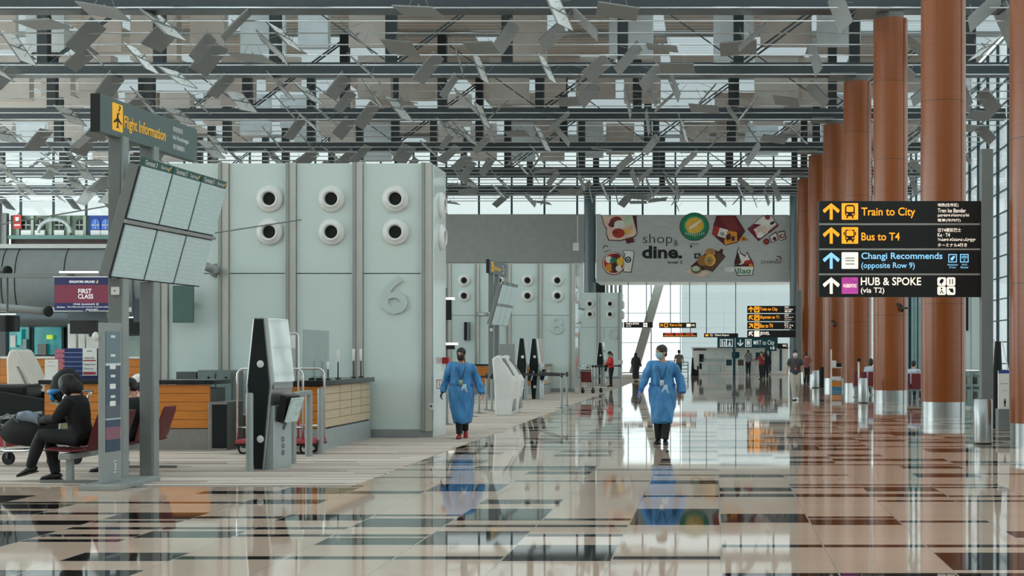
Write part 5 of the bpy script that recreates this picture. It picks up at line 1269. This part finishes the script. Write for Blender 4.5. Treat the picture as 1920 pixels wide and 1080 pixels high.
# display stand and the post beside it
d = 55.5
t = thing('display_stand', 'slim display stand with white, orange and blue boxes before the fourth wooden column', 'display stand', (gx(1569, d), d, 0))
MB().box(gx(1557, d), gx(1560, d), d, d + .06, 0, gz(655, d)).build('pole', M_WHITE, t)
MB().box(gx(1577.5, d), gx(1579, d), d, d + .06, 0, gz(690, d)).build('side_upright', M_GREYP, t)
for y0, y1, m, nm in ((735, 726, mat('cyan_box', (52, 130, 158), .5), 'blue_box'), (725, 715, mat('amber_box', (206, 126, 44), .5), 'orange_box'), (713, 706, M_WHITE, 'white_tray')):
    MB().box(gx(1558, d), gx(1579, d), d + .02, d + .4, gz(y0, d), gz(y1, d)).build(nm, m, t, bevel=.01)
MB().box(gx(1560, d), gx(1568, d), d, d + .3, gz(689, d), gz(676, d)).build('paper_dispenser', M_WHITE, t, bevel=.02)
MB().box(gx(1568, d), gx(1578, d), d + .02, d + .3, gz(688, d), gz(681, d)).build('dark_tray', M_BLACK, t, bevel=.02)
MB().box(gx(1558, d), gx(1579, d), d + .02, d + .3, gz(690, d), gz(688.5, d)).build('shelf', M_WHITE, t)
d = 47.5
t = thing('card_stand', 'thin white post with a black head near the third wooden column', 'stand', (gx(1610, d), d, 0))
MB().tube((gx(1610, d), d, 0), (gx(1610, d), d, gz(677, d)), .03, 10).build('pole', M_WHITE, t, True); MB().box(gx(1606.5, d), gx(1614, d), d - .05, d + .05, gz(678, d), gz(672, d)).build('head', M_BLACK, t, bevel=.01)
MB().lathe([(0, 0), (.2, 0), (.2, .02), (0, .03)], (gx(1610, d), d, 0)).build('foot', M_GREYD, t, 'auto')
def cctv(label, px, py, d):
    x, z = gx(px, d), gz(py, d); y = d - .2
    t = thing('dome_camera', label, 'camera', (x, y, z))
    MB().path([(x - .16, y + .28, z + .1), (x - .15, y, z + .12), (x - .06, y - .02, z + .12), (x - .02, y - .02, z + .05)], .035, 8).build('bracket_arm', M_BLACK, t, True)
    MB().ell((x, y - .02, z - .02), .075, .075, .11, 14).build('dome', M_BLACK, t, True)
    MB().tube((x + .05, y, z), (x + .22, y + .1, z - .0), .03, 8).build('side_light', M_BLACK, t, True)
cctv('black dome camera on the third wooden column', 1690, 578, dn(3) - .35)
cctv('black dome camera on the fifth wooden column', 1565, 607, dn(5) - .35)

# ------------------------------------------------------------------ far end of the hall
d = 95.0
t = thing('ticket_counter', 'long white ticket counter at the foot of the end wall', 'counter', (gx(1388, d), d, 0))
MB().box(gx(1316, d), gx(1430, d), d, d + .7, 0, gz(681, d)).build('counter_front', M_WHITE, t, bevel=.02)
MB().box(gx(1312, d), gx(1434, d), d - .1, d + .8, gz(681, d), gz(679, d)).build('counter_top', M_WHITE, t)
MB().box(gx(1316, d), gx(1430, d), d + .3, d + .32, gz(679, d), gz(672, d)).build('glass_screen', M_ACRYL, t)
for a, c in ((1327, 1350), (1352, 1360), (1384, 1392), (1395, 1412)): MB().box(gx(a, d), gx(c, d), d - .03, d, .2, gz(684, d)).build('front_panel', mat('pale_mint_panel', (196, 214, 210), .5), t)
t = thing('counter_back_wall', 'pale back wall with openings and a glazed canopy behind the ticket counter', 'partition wall', (gx(1388, 96.3), 96.3, 0)); t['kind'] = 'thing'
q = 96.3
MB().box(gx(1298, q), gx(1478, q), q, q + .3, 0, gz(652, q)).build('panel', mat('pale_grey_wall', (236, 240, 236), .6), t)
MB().box(gx(1296, q), gx(1480, q), q - .9, q + .3, gz(653, q), gz(651, q)).build('canopy_edge', M_WHITE, t)
for a, c, y0, y1, m in ((1311, 1319, 692, 664, M_CHAR), (1300, 1324, 657, 653.5, M_GREYD), (1372, 1386, 673, 660, M_TEAL), (1398, 1409, 684, 662, M_GREYD), (1417, 1434, 675, 661, M_TEAL), (1442, 1446, 700, 655, M_MULL), (1462, 1466, 700, 655, M_MULL), (1330, 1340, 669, 660, P_WHITE)):
    MB().box(gx(a, q), gx(c, q), q - .05, q, gz(y0, q), gz(y1, q)).build('opening' if m in (M_CHAR, M_GREYD) else 'wall_panel', m, t)
o = MB().box(gx(1445, d), gx(1476, d), d, d + .6, 0, gz(696, d)).build('low_white_bench', M_WHITE, bevel=.03); tag(o, 'low white block at the right end of the ticket counter', 'bench')
for k, (px, l) in enumerate(((1367, 'light metal trolley with teal panel in front of the ticket counter'), (1389, 'light metal trolley with brown panel in front of the ticket counter'))):
    dd = 93.5; x = gx(px, dd)
    t = thing('queue_trolley', l, 'trolley', (x, dd, 0))
    MB().box(x - .2, x + .2, dd - .02, dd + .02, .65, 1.05).build('panel', M_TEAL if k == 0 else mat('brown_panel', (96, 74, 60), .5), t)
    b = MB()
    for sx_ in (-.22, .22): b.tube((x + sx_, dd, 0), (x + sx_, dd, 1.15), .025, 8)
    b.tube((x - .22, dd, 1.15), (x + .22, dd, 1.15), .025, 8); b.tube((x - .22, dd, .3), (x + .22, dd, .3), .025, 8); b.build('frame', M_STEEL, t)
dd = 92; x0, x1 = gx(1277, dd), gx(1290, dd)
t = thing('rail_frame', 'grey rail frame standing left of the ticket counter', 'frame', (x0, dd, 0))
b = MB()
for x in (x0, x1): b.tube((x, dd, 0), (x, dd, gz(679, dd)), .035, 8)
for py in (679, 685, 692, 698): b.tube((x0, dd, gz(py, dd)), (x1, dd, gz(py, dd)), .03, 8)
b.build('rails', M_GREYM, t)
t = thing('black_stand', 'black tapered stand left of the ticket counter', 'stand', (gx(1301, 91), 91, 0))
MB().prism([(-.16, 0), (.3, 0), (.3, .35), (.05, .45), (.0, 1.2), (-.1, 1.2)], (gx(1300, 91), 91, 0), (1, 0, 0), (0, 0, 1), (0, .4, 0)).build('body', M_BLACKM, t, bevel=.02)
o = MB().box(gx(1307, 91.5), gx(1310, 91.5), 91.5, 91.7, 0, gz(686, 91.5)).build('grey_upright', M_CHAR); tag(o, 'narrow dark upright beside the black tapered stand', 'post')
o = MB().tube((gx(1225, 93), 93, .98), (gx(1277, 92), 92, .98), .03, 6).build('hand_rail', M_GREYM); tag(o, 'thin grey rail running left from the rail frame', 'rail')
d = 98.3
t = thing('dark_alcove', 'dark alcove with upright strips behind the left grey column', 'alcove', (gx(1140, d), d, 0)); t['kind'] = 'thing'
MB().box(gx(1112, d), gx(1134, d), d, d + .6, 0, gz(522, d)).build('dark_panel', M_CHAR, t)
for k in range(4): MB().box(gx(1136 + 8 * k, d), gx(1140 + 8 * k, d), d, d + .6, 0, gz(522, d)).build('strip', M_GREYD if k % 2 else M_GREYP, t)
# pieces between the first and second end walls
t = thing('hose_cabinet', 'small red call box on the edge behind the woman in the blue gown', 'call box', (-5.1, 26.05, gz(682, 26.05)))
MB().box(-5.182, -5.06, 25.95, 26.15, gz(682, 26.05), gz(670, 26.05)).build('box', mat('signal_red', (168, 24, 30), .4), t, bevel=.01)
d = 47
t = thing('display_post', 'dark post carrying displays, just right of the first end wall', 'display', (gx(838, d), d, 0))
MB().box(gx(834, d), gx(837, d), d + .1, d + .16, 0, gz(540, d)).build('post', M_GREYD, t)
for a, c, y0, y1, m in ((836, 846, 600, 562, M_CHAR), (836, 852, 655, 647, M_BLACK)):
    q = MB().box(gx(a, d), gx(c, d), d, d + .1, gz(y0, d), gz(y1, d)).build('screen', m, t)
    MB().box(gx(a, d), gx(c, d) + .1, d - .03, d + .13, gz(y1, d), gz(y1, d) + .08).build('top_rail', E_LAMP, q)
dd = 53.75
t = thing('wall_screen', 'dark wall screen on the end wall with numeral 8', 'display', (gx(875, dd), dd, gz(638, dd)))
MB().box(gx(870, dd), gx(880, dd), dd, dd + .13, gz(638, dd), gz(604, dd)).build('screen', M_CHAR, t); MB().box(gx(876, dd), gx(880, dd), dd - .02, dd, gz(638, dd), gz(604, dd)).build('pale_side', M_GREYM, t)
# ------------------------------------------------------------------ people
def remesh(mb, voxel, smooth=6, fold=0, fscale=6, seed=0, stretch=(1, 1, .45)):
    """Join overlapping lofts into one continuous surface."""
    me = bpy.data.meshes.new('figure'); me.from_pydata([tuple(v) for v in mb.v], [], mb.f); me.update()
    ob = bpy.data.objects.new('figure', me); COL.objects.link(ob)
    m = ob.modifiers.new('join', 'REMESH'); m.mode = 'VOXEL'; m.voxel_size = voxel
    s = ob.modifiers.new('soften', 'SMOOTH'); s.iterations = smooth; s.factor = .5
    dg = bpy.context.evaluated_depsgraph_get(); dg.update()
    r = bpy.data.meshes.new_from_object(ob.evaluated_get(dg))
    bpy.data.objects.remove(ob); bpy.data.meshes.remove(me)
    out = MB(); vs = [v.co.copy() for v in r.vertices]
    if fold:
        ns = [v.normal.copy() for v in r.vertices]
        for i, v in enumerate(vs):
            q = V((v.x * stretch[0], v.y * stretch[1], v.z * stretch[2])) * fscale + V((seed, seed * 2, 0))
            a = noise.noise(q) + .5 * noise.noise(q * 2.3)
            vs[i] = v + ns[i] * fold * a
    out.add(vs, [tuple(p.vertices) for p in r.polygons]); bpy.data.meshes.remove(r)
    return out

TOR = [(-.07, .145, .10), (.02, .165, .118), (.14, .148, .105), (.26, .163, .118), (.37, .178, .118), (.44, .165, .10), (.485, .105, .075)]
HEAD = [(-.118, .026, .03, -.045), (-.10, .044, .052, -.03), (-.06, .062, .078, -.012), (-.01, .072, .092, 0), (.035, .077, .098, .004), (.075, .068, .088, .006), (.103, .044, .058, .006), (.117, .012, .016, .006)]

def person(label, loc, face, h, arms, legs, hip=.92, lean=0, yaw=0, pitch=0, neckf=0, top=None, bottom=None, shoes=M_BLACK, hair=None, mask=None, extras=(), voxel=.012, group=None, skin=M_SKIN, hands=(None, None), slim=1.0, twist=0):
    """A figure facing -Y before it is turned; joints in metres for a 1.70 m body."""
    t = thing('person', label, 'person', (0, 0, 0), group)
    s = h / 1.70; H0 = V((0, 0, hip)); rl = Matrix.Rotation(R(lean), 3, 'X')
    U = rl @ V((0, 0, 1)); Fw = rl @ V((0, -1, 0)); rt = Matrix.Rotation(R(twist), 3, 'Z')
    T = lambda x, f, u: H0 + rt @ V((x, 0, 0)) + Fw * f + U * u
    hr = Matrix.Rotation(R(yaw), 3, 'Z') @ Matrix.Rotation(R(lean * .35 + pitch), 3, 'X')
    NB_ = T(0, -.01, .49); HC = NB_ + (U * .5 + hr @ V((0, 0, 1)) * .5).normalized() * .155 + hr @ V((0, -1, 0)) * (.02 + neckf)
    hd = lambda x, y, z: HC + hr @ V((x, y, z))
    S_ = lambda sg: T(sg * .178 * slim, 0, .435)
    def torso(mb, k=1.0, add=0, u0=-1, u1=1):
        pts = []; se = []
        for u, a, b in TOR:
            if u0 <= u <= u1: pts.append(T(0, 0, u)); se.append((a * k * slim + add, b * k * slim + add))
        mb.loft(pts, se, 18, V((1, 0, 0)))
    def arm(mb, k=1.0, add=0, upto=1.0):
        for i, sg in enumerate((-1, 1)):
            E, W = V(arms[i][0]), V(arms[i][1]); s0 = S_(sg)
            pts = [T(sg * .09, 0, .425), s0 - U * .012, s0.lerp(E, .5), E, E.lerp(W, .45), W]
            se = [.046, .050, .048, .040, .036, .026]
            if upto < 1: pts = pts[:3] + [s0.lerp(E, .72)]; se = se[:3] + [.046]
            mb.loft(pts, [x * k + add for x in se], 12)
    def leg(mb, k=1.0, add=0, upto=1.0):
        for i, sg in enumerate((-1, 1)):
            K, A = V(legs[i][0]), V(legs[i][1]); h0 = T(sg * .085, 0, -.03)
            pts = [h0 + U * .05, h0, h0.lerp(K, .5), K, K.lerp(A, .35), K.lerp(A, .75), A]
            mb.loft(pts, [x * k + add for x in (.08, .088, .076, .056, .056, .042, .036)], 14)
    sc = lambda mb: mb
    def emit(mb, name, m, parent, smooth=True):
        mb.v = [v * s for v in mb.v]; return mb.build(name, m, parent, smooth)
    body = MB(); torso(body); arm(body); leg(body)
    body.loft([NB_ - U * .05, NB_ + U * .02, HC + hr @ V((0, .01, -.06))], [(.065, .06), (.054, .055), (.052, .055)], 14, V((1, 0, 0)))
    body.loft([hd(0, y, z) for z, a, b, y in HEAD], [(a, b) for z, a, b, y in HEAD], 18, hr @ V((1, 0, 0)))
    body.ell(hd(0, -.096, -.012), .013, .020, .022, 10); body.ell(hd(0, -.085, .022), .045, .018, .010, 10); body.ell(hd(0, -.085, -.058), .024, .016, .008, 10)
    for sg in (-1, 1): body.ell(hd(sg * .076, .012, -.008), .010, .022, .032, 10, hr)
    for i, sg in enumerate((-1, 1)):
        E, W = V(arms[i][0]), V(arms[i][1]); dr = (W - E).normalized()
        pn = V((-sg, 0, 0)) - dr * V((-sg, 0, 0)).dot(dr); pn.normalize(); sd = dr.cross(pn)
        if sd.y > 0: sd = -sd                      # thumb side points forward
        curl = hands[i] if hands[i] is not None else .35
        body.loft([W - dr * .01, W + dr * .03, W + dr * .095], [(.018, .026), (.017, .036), (.014, .040)], 12, pn)
        for q, (o, L) in enumerate(((.031, .066), (.0105, .076), (-.0105, .071), (-.031, .056))):
            p0 = W + dr * .088 + sd * o; d1 = (dr + pn * curl).normalized(); d2 = (dr * (1 - curl) + pn * (curl * 1.9)).normalized()
            body.loft([p0, p0 + d1 * L * .5, p0 + d1 * L * .5 + d2 * L * .5], [.0092, .0085, .0068], 8)
        p0 = W + dr * .03 + sd * .03; d1 = (dr * .7 + sd * .75 + pn * .3).normalized(); d2 = (dr * .95 + sd * .2 + pn * .3).normalized()
        body.loft([p0 - sd * .01, p0 + d1 * .035, p0 + d1 * .035 + d2 * .032], [.012, .0105, .008], 8)
    for i in (0, 1):
        A, td = V(legs[i][1]), V(legs[i][2]).normalized(); up = td.cross(V((0, 0, 1)).cross(td)).normalized(); up = up if up.z > 0 else -up
        body.loft([A - td * .04 - up * .045, A + td * .03 - up * .05, A + td * .11 - up * .06, A + td * .16 - up * .065], [(.03, .03), (.03, .035), (.02, .036), (.012, .026)], 10, up)
    body = emit(remesh(body, voxel * .72, 3), 'body', skin, t)
    for sg in (-1, 1):
        if voxel < .011: emit(MB().ell(hd(sg * .032, -.083, .014), .010, .008, .006, 8), 'eye', M_BLACK, body)
    # shoes
    for i in (0, 1):
        A, td = V(legs[i][1]), V(legs[i][2]).normalized(); up = td.cross(V((0, 0, 1)).cross(td)).normalized(); up = up if up.z > 0 else -up
        m = MB(); m.loft([A - td * .065 - up * .045, A - td * .04 - up * .035, A + td * .03 - up * .035, A + td * .10 - up * .05, A + td * .165 - up * .058, A + td * .19 - up * .064], [(.03, .028), (.042, .036), (.043, .041), (.030, .046), (.022, .042), (.012, .024)], 14, up)
        sh = emit(m, 'shoe', shoes, t)
        sl = MB(); sl.loft([A - td * .07 - up * .077, A + td * .04 - up * .077, A + td * .12 - up * .08, A + td * .195 - up * .078], [(.009, .034), (.009, .038), (.009, .047), (.008, .03)], 12, up); emit(sl, 'sole', P_BLACK if shoes is not M_BLACK else mat('sole_rubber', (60, 60, 60), .8), sh)
    if bottom:
        m = MB(); leg(m, 1.0, .022); torso(m, 1.0, .012, -1, .03)
        emit(remesh(m, voxel, 5, .006, 7, 3), 'trousers', bottom, t)
    if top:
        kind, mt = top[0], top[1]
        m = MB()
        if kind == 'shirt': torso(m, 1.0, .018); arm(m, 1.0, .022, top[2] if len(top) > 2 else 1.0)
        else:
            torso(m, 1.0, .04, .0, 1); arm(m, 1.0, .03); hem = top[2]; lx, ly = top[3] if len(top) > 3 else (0, 0)
            pts = [T(0, 0, .3), T(0, 0, .12), T(0, 0, 0)] + [V((lx * f, ly * f, hip + (hem - hip) * f)) for f in (.25, .5, .75, 1)]
            w0, w1 = top[4] if len(top) > 4 else (.235, .20)
            m.loft(pts, [(.20, .15), (.205, .158), (.222, .175), (w0, .198), (w0, .21), (w0 * .5 + w1 * .5, .21), (w1, .195)], 24, V((1, 0, 0)))
        g = remesh(m, voxel, 5, .042 if kind == 'gown' else .008, 8.5, 1.7, (1, 1, .32))
        if kind == 'gown': g.v = [v + V((0, 0, 0)) for v in g.v]
        gw = emit(g, 'gown' if kind == 'gown' else 'robe' if kind == 'robe' else 'shirt', mt, t)
        if kind == 'gown':
            m = MB(); n = 28; pts = [T(.226 * math.cos(2 * math.pi * k / n), .178 * math.sin(2 * math.pi * k / n), .10 + .008 * math.sin(6 * k)) for k in range(n + 1)]; m.loft(pts, [(.016, .006)] * (n + 1), 6, U); emit(m, 'waist_tie', mat('gown_tie', (34, 96, 164), .5), gw)
            m = MB(); m.loft([T(.07, .185, .10), T(.08, .20, .03), T(.11, .20, -.05)], [(.03, .006), (.025, .006), (.018, .005)], 8, V((1, 0, 0))); m.loft([T(.06, .185, .10), T(.03, .205, .02), T(.0, .205, -.02)], [(.03, .006), (.022, .006), (.014, .005)], 8, V((1, 0, 0))); emit(m, 'tie_ends', mat('pale_tie', (170, 200, 224), .5), gw)
            for i, sg in enumerate((-1, 1)):
                E, W = V(arms[i][0]), V(arms[i][1]); dr = (W - E).normalized(); m = MB(); m.loft([W - dr * .05, W, W + dr * .015], [.05, .042, .036], 12); emit(m, 'cuff', MATS['gown_tie'], gw)
    if hair:
        hk, hm = hair
        m = MB(); m.ell(hd(0, .014, .040), .088, .109, .096, 20, hr)
        if hk == 'short': m.ell(hd(0, .045, -.03), .074, .068, .06, 14, hr)
        if hk == 'bob': m.ell(hd(0, .035, -.03), .094, .082, .12, 16, hr)
        if hk == 'tail':
            m.ell(hd(0, .035, -.01), .078, .075, .07, 14, hr); m.loft([hd(0, .10, .02), hd(0, .135, -.02), hd(0.02, .13, -.12), hd(.03, .11, -.19)], [.03, .036, .03, .01], 10)
        if hk == 'scarf':
            m.ell(hd(0, .03, -.02), .10, .105, .14, 18, hr); m.loft([hd(0, .02, -.08), T(0, -.01, .46), T(0, -.01, .34)], [(.10, .10), (.20, .14), (.215, .15)], 16, V((1, 0, 0)))
        if hk == 'hunch': m.ell(hd(0, .0, -.01), .104, .115, .125, 18, hr); m.ell(hd(0, .04, -.06), .092, .09, .11, 16, hr)
        if hk == 'cap':
            m = MB(); m.ell(hd(0, .01, .045), .092, .105, .085, 20, hr); m.ell(hd(0, -.03, .012), .115, .135, .018, 18, hr)
        emit(remesh(m, max(.008, voxel * .8), 3, .004, 22, 2), {'scarf': 'head_scarf', 'cap': 'sun_hat'}.get(hk, 'hair'), hm, t)
        if hk == 'cap':
            m = MB(); m.ell(hd(0, .04, -.04), .085, .075, .11, 14, hr); emit(m, 'hair', mat('black_hair', (18, 16, 16), .5), t)
    if mask:
        m = MB(); rows = []
        for j in range(7):
            z = .004 - .115 * j / 6; bul = .012 * math.sin(math.pi * j / 6); rx = .076 - .02 * (j / 6) ** 2; ry = .102 + bul - .012 * (j / 6)
            rows.append([hd(rx * math.sin(a), -ry * math.cos(a) + (-.004 if j < 4 else -.004 + .004 * (j - 3)), z) for a in [R(-72 + 144 * k / 10) for k in range(11)]])
        m.add([v for r_ in rows for v in r_], [(j * 11 + k, j * 11 + k + 1, (j + 1) * 11 + k + 1, (j + 1) * 11 + k) for j in range(6) for k in range(10)])
        mk = emit(m, 'face_mask', mask, t); so = mk.modifiers.new('thickness', 'SOLIDIFY'); so.thickness = .003; so.offset = 1
        m = MB()
        for sg in (-1, 1): m.path([hd(sg * .074, -.03, -.02), hd(sg * .08, .0, .01), hd(sg * .08, .02, .015)], .0022, 5)
        emit(m, 'ear_loop', P_WHITE, mk)
    for e in extras: e(t, T, hd, emit, arms)
    t.location = loc; t.rotation_euler = (0, 0, R(face))
    return t

def lanyard(colr, badge):
    def f(t, T, hd, emit, arms):
        m = MB()
        for sg in (-1, 1): m.path([T(sg * .075, -.03, .50), T(sg * .085, .10, .45), T(sg * .06, .175, .34), T(sg * .02, .185, .22), T(0, .19, .19)], .007, 6)
        l = emit(m, 'lanyard', colr, t)
        m = MB(); a = T(0, .195, .13); m.obox(a, (.035, 0, 0), (0, .003, 0), (0, 0, .05)); emit(m, 'badge', badge, l)
    return f
def glove(i, m_):
    def f(t, T, hd, emit, arms):
        E, W = V(arms[i][0]), V(arms[i][1]); dr = (W - E).normalized(); sg = (-1, 1)[i]
        pn = V((-sg, 0, 0)) - dr * V((-sg, 0, 0)).dot(dr); pn.normalize(); sd = dr.cross(pn)
        if sd.y > 0: sd = -sd
        m = MB(); m.loft([W - dr * .03, W + dr * .03, W + dr * .10], [(.032, .032), (.024, .044), (.021, .048)], 12, pn)
        for o, L in ((.031, .07), (.0105, .08), (-.0105, .075), (-.031, .06)):
            p0 = W + dr * .085 + sd * o; d1 = (dr + pn * .5).normalized(); d2 = (dr * .4 + pn).normalized()
            m.loft([p0, p0 + d1 * L * .5, p0 + d1 * L * .5 + d2 * L * .5], [.0125, .0118, .010], 8)
        p0 = W + dr * .03 + sd * .03; m.loft([p0, p0 + (dr * .7 + sd * .75).normalized() * .035, p0 + dr * .05 + sd * .04], [.015, .0135, .011], 8)
        emit(remesh(m, .006, 2), 'glove', m_, t)
    return f
HAIR_B = mat('black_hair', (18, 16, 16), .5); HAIR_D = mat('dark_brown_hair', (40, 30, 26), .5)
MASKB = mat('pale_blue_mask', (150, 190, 198), .7); MASKK = mat('dark_wine_mask', (48, 18, 24), .7); MASKW = mat('white_mask', (222, 222, 216), .7)
TROU_K = mat('black_trousers', (24, 26, 30), .8); NAVY = mat('navy_cloth', (30, 44, 72), .6)
STAND = lambda dl=0, dr=0, w_=.09: [((-w_, -.02 + dl * .5, .49), (-w_, dl, .085), (-.1, -1, 0)), ((w_, -.02 + dr * .5, .49), (w_, dr, .085), (.1, -1, 0))]
HANG = [((-.25, .02, 1.10), (-.28, -.08, .86)), ((.25, .02, 1.10), (.28, -.08, .86))]

# man walking towards the camera, head turned to his right
person('person in long blue gown and pale face mask walking up the hall', (gx(1242, 23.5), 23.5, 0), 0, 1.71,
       [((-.29, -.03, 1.13), (-.37, -.12, .90)), ((.30, .03, 1.12), (.345, -.05, .875))],
       [((-.075, -.07, .49), (-.065, -.04, .085), (-.25, -1, .0)), ((.08, -.12, .49), (.055, -.20, .085), (.12, -1, .0))],
       lean=2, yaw=-48, pitch=3, top=('gown', M_GOWN, .36, (.01, -.10), (.215, .175)), bottom=TROU_K, shoes=M_BLACK, hair=('short', HAIR_D), mask=MASKB,
       extras=(lanyard(NAVY, mat('badge_pale', (190, 206, 214), .4)), glove(0, mat('lilac_glove', (120, 136, 200), .5))), voxel=.0095, hands=(.55, .3))
# woman walking, left
person('person in blue gown with dark face mask and red shoes', (gx(867, 25.0), 24.9, .006), 8, 1.66,
       [((-.27, .05, 1.12), (-.35, .02, .87)), ((.29, .05, 1.12), (.37, -.03, .84))],
       [((-.04, -.09, .50), (-.03, -.12, .085), (-.1, -1, .0)), ((.05, .03, .50), (.07, .20, .14), (.05, -1, -.45))],
       lean=2, yaw=-12, top=('gown', M_GOWN, .29, (.02, -.02), (.22, .165)), bottom=TROU_K, shoes=mat('red_shoe', (164, 32, 34), .5), hair=('tail', HAIR_B), mask=MASKK,
       extras=(lanyard(NAVY, mat('badge_green', (150, 168, 140), .4)), glove(0, mat('navy_glove', (40, 52, 92), .5))), voxel=.0095, hands=(.6, .6))
# man on the right in dark polo
person('person in dark polo shirt, khaki trousers and white face mask walking by the far columns', (gx(1491, 44.9), 44.9, 0), 0, 1.66, [((-.25, .02, 1.10), (-.29, -.03, .86)), ((.25, .02, 1.10), (.29, -.03, .86))],
       [((-.07, -.10, .50), (-.05, -.16, .085), (-.1, -1, .1)), ((.07, -.03, .49), (.07, .12, .11), (.1, -1, -.2))], top=('shirt', mat('charcoal_polo', (58, 66, 72), .8), .6), bottom=mat('khaki_trousers', (186, 180, 166), .8), shoes=P_WHITE, hair=('short', HAIR_B), mask=MASKW,
       extras=(lanyard(mat('red_lanyard', (170, 40, 44), .5), mat('badge_red', (200, 70, 64), .4)),), voxel=.013)
# person in red by the belt posts
person('person in red top and dark trousers standing by the belt posts before numeral 10', (gx(1146, 62), 62, .006), -65, 1.62, [((-.22, -.1, 1.12), (-.1, -.30, 1.05)), ((.22, -.1, 1.12), (.1, -.28, 1.08))], STAND(.04, -.06), top=('shirt', mat('scarlet_cloth', (204, 36, 40), .7), 1.0), bottom=TROU_K, hair=('tail', HAIR_B), mask=MASKB, lean=6, pitch=12, voxel=.015)
person('person in a long black robe and head scarf walking away near the leaning strut', (gx(1192, 73), 73, 0), 165, 1.55, [((-.25, .0, 1.10), (-.3, -.1, .9)), ((.24, -.03, 1.1), (.24, -.12, .9))], STAND(.08, -.08), top=('robe', mat('black_robe', (30, 32, 38), .8), .16, (0, 0), (.20, .19)), hair=('scarf', MATS['black_robe']), voxel=.016)
person('person in a brown-grey top walking away left of the ticket counter', (gx(1273, 84), 84, 0), 180, 1.72, HANG, STAND(.1, -.12), top=('shirt', mat('taupe_cloth', (124, 112, 108), .8), .7), bottom=mat('grey_trousers', (66, 70, 78), .8), hair=('short', HAIR_B), voxel=.017)
person('person in a grey top facing the ticket counter', (gx(1403, 92), 92, 0), 175, 1.72, [((-.27, -.04, 1.12), (-.3, -.2, 1.0)), ((.24, -.03, 1.12), (.2, -.22, 1.05))], STAND(.05, -.05), top=('shirt', mat('mid_grey_cloth', (116, 118, 122), .8), .9), bottom=TROU_K, hair=('short', HAIR_B), voxel=.018)
person('person in a dark red top with arm raised near the teal sign post', (gx(1428, 79), 79, 0), -35, 1.62, [((-.26, -.05, 1.14), (-.28, -.18, .95)), ((.24, -.12, 1.2), (.12, -.22, 1.42))], STAND(.06, -.08), top=('shirt', mat('dark_red_cloth', (142, 30, 42), .7), .8), bottom=TROU_K, hair=('short', HAIR_B), voxel=.017)
person('person in a black coat behind the one in the dark red top', (gx(1436, 80.5), 80.5, 0), 180, 1.68, HANG, STAND(-.05, .06), top=('robe', mat('black_coat', (26, 28, 32), .8), .5, (0, 0), (.19, .17)), bottom=TROU_K, hair=('scarf', HAIR_B), voxel=.018)
person('person in a red-brown top partly hidden beside the sixth wooden column', (gx(1512, 66), 66, 0), 170, 1.6, HANG, STAND(.05, -.06), top=('shirt', mat('brick_cloth', (150, 92, 84), .8), .7), bottom=TROU_K, hair=('short', HAIR_B), voxel=.018)

# seated figures: hips at seat height, knees forward
def sit(kx=.11, fy=-.44, spread=.0): return [((-kx, -.42, .52), (-kx - spread, fy, .085), (-.1, -1, 0)), ((kx, -.42, .52), (kx + spread, fy + .03, .085), (.1, -1, 0))]
person('person in black sitting hunched forward on the near end of the red seats', (-7.74, 16.68, .006), -90, 1.72,
       [((-.23, -.20, .76), (-.10, -.42, .72)), ((.23, -.20, .76), (.08, -.42, .74))], [((-.10, -.44, .54), (-.12, -.36, .085), (-.1, -1, 0)), ((.12, -.42, .56), (-.02, -.62, .17), (-.1, -1, -.25))], hip=.55, lean=9, pitch=36, neckf=.01, extras=(glove(0, MATS['black_matt']), glove(1, MATS['black_matt'])), top=('shirt', M_BLACKM, 1.0), bottom=TROU_K, hair=('hunch', HAIR_B), voxel=.0105)
person('person in black shirt and pale blue face mask sitting behind the board post', (-7.64, 18.02, .006), -88, 1.56,
       [((-.22, -.16, .72), (-.14, -.38, .68)), ((.26, -.02, .74), (.20, -.24, .64))], sit(), hip=.58, lean=6, pitch=16, top=('shirt', mat('black_tee', (22, 24, 28), .8), .62), bottom=TROU_K, hair=('short', HAIR_B), mask=MASKB, voxel=.0105)
person('person in white sun hat and pink top on the far red seat', (-7.74, 18.68, .006), -98, 1.66,
       [((-.24, -.1, .74), (-.16, -.3, .66)), ((.25, -.06, .74), (.2, -.28, .66))], sit(), hip=.55, lean=14, pitch=2, top=('shirt', mat('pink_cloth', (226, 176, 184), .8), 1.0), bottom=mat('pink_trousers', (196, 140, 150), .8), hair=('cap', P_WHITE), voxel=.0115)
person('person in white and blue sitting on the red seating between the second and third columns', (gx(1712, 46.3), 46.35, 0), 150, 1.66, [((-.22, -.14, .72), (-.12, -.36, .74)), ((.24, -.1, .74), (.16, -.34, .7))], sit(), hip=.55, lean=8, pitch=10, top=('shirt', mat('white_blue_cloth', (190, 204, 220), .8, 0, .3, 6), 1.0), bottom=NAVY, hair=('short', HAIR_B), voxel=.014)
person('person with black hair and pale top sitting behind the third wooden column', (gx(1633, 50.3), 50.35, 0), 160, 1.72, HANG[:0] + [((-.22, -.14, .72), (-.12, -.36, .74)), ((.24, -.1, .74), (.16, -.34, .7))], sit(), hip=.55, lean=4, top=('shirt', mat('pale_blue_cloth', (196, 212, 226), .8), 1.0), bottom=TROU_K, hair=('bob', HAIR_B), voxel=.015)
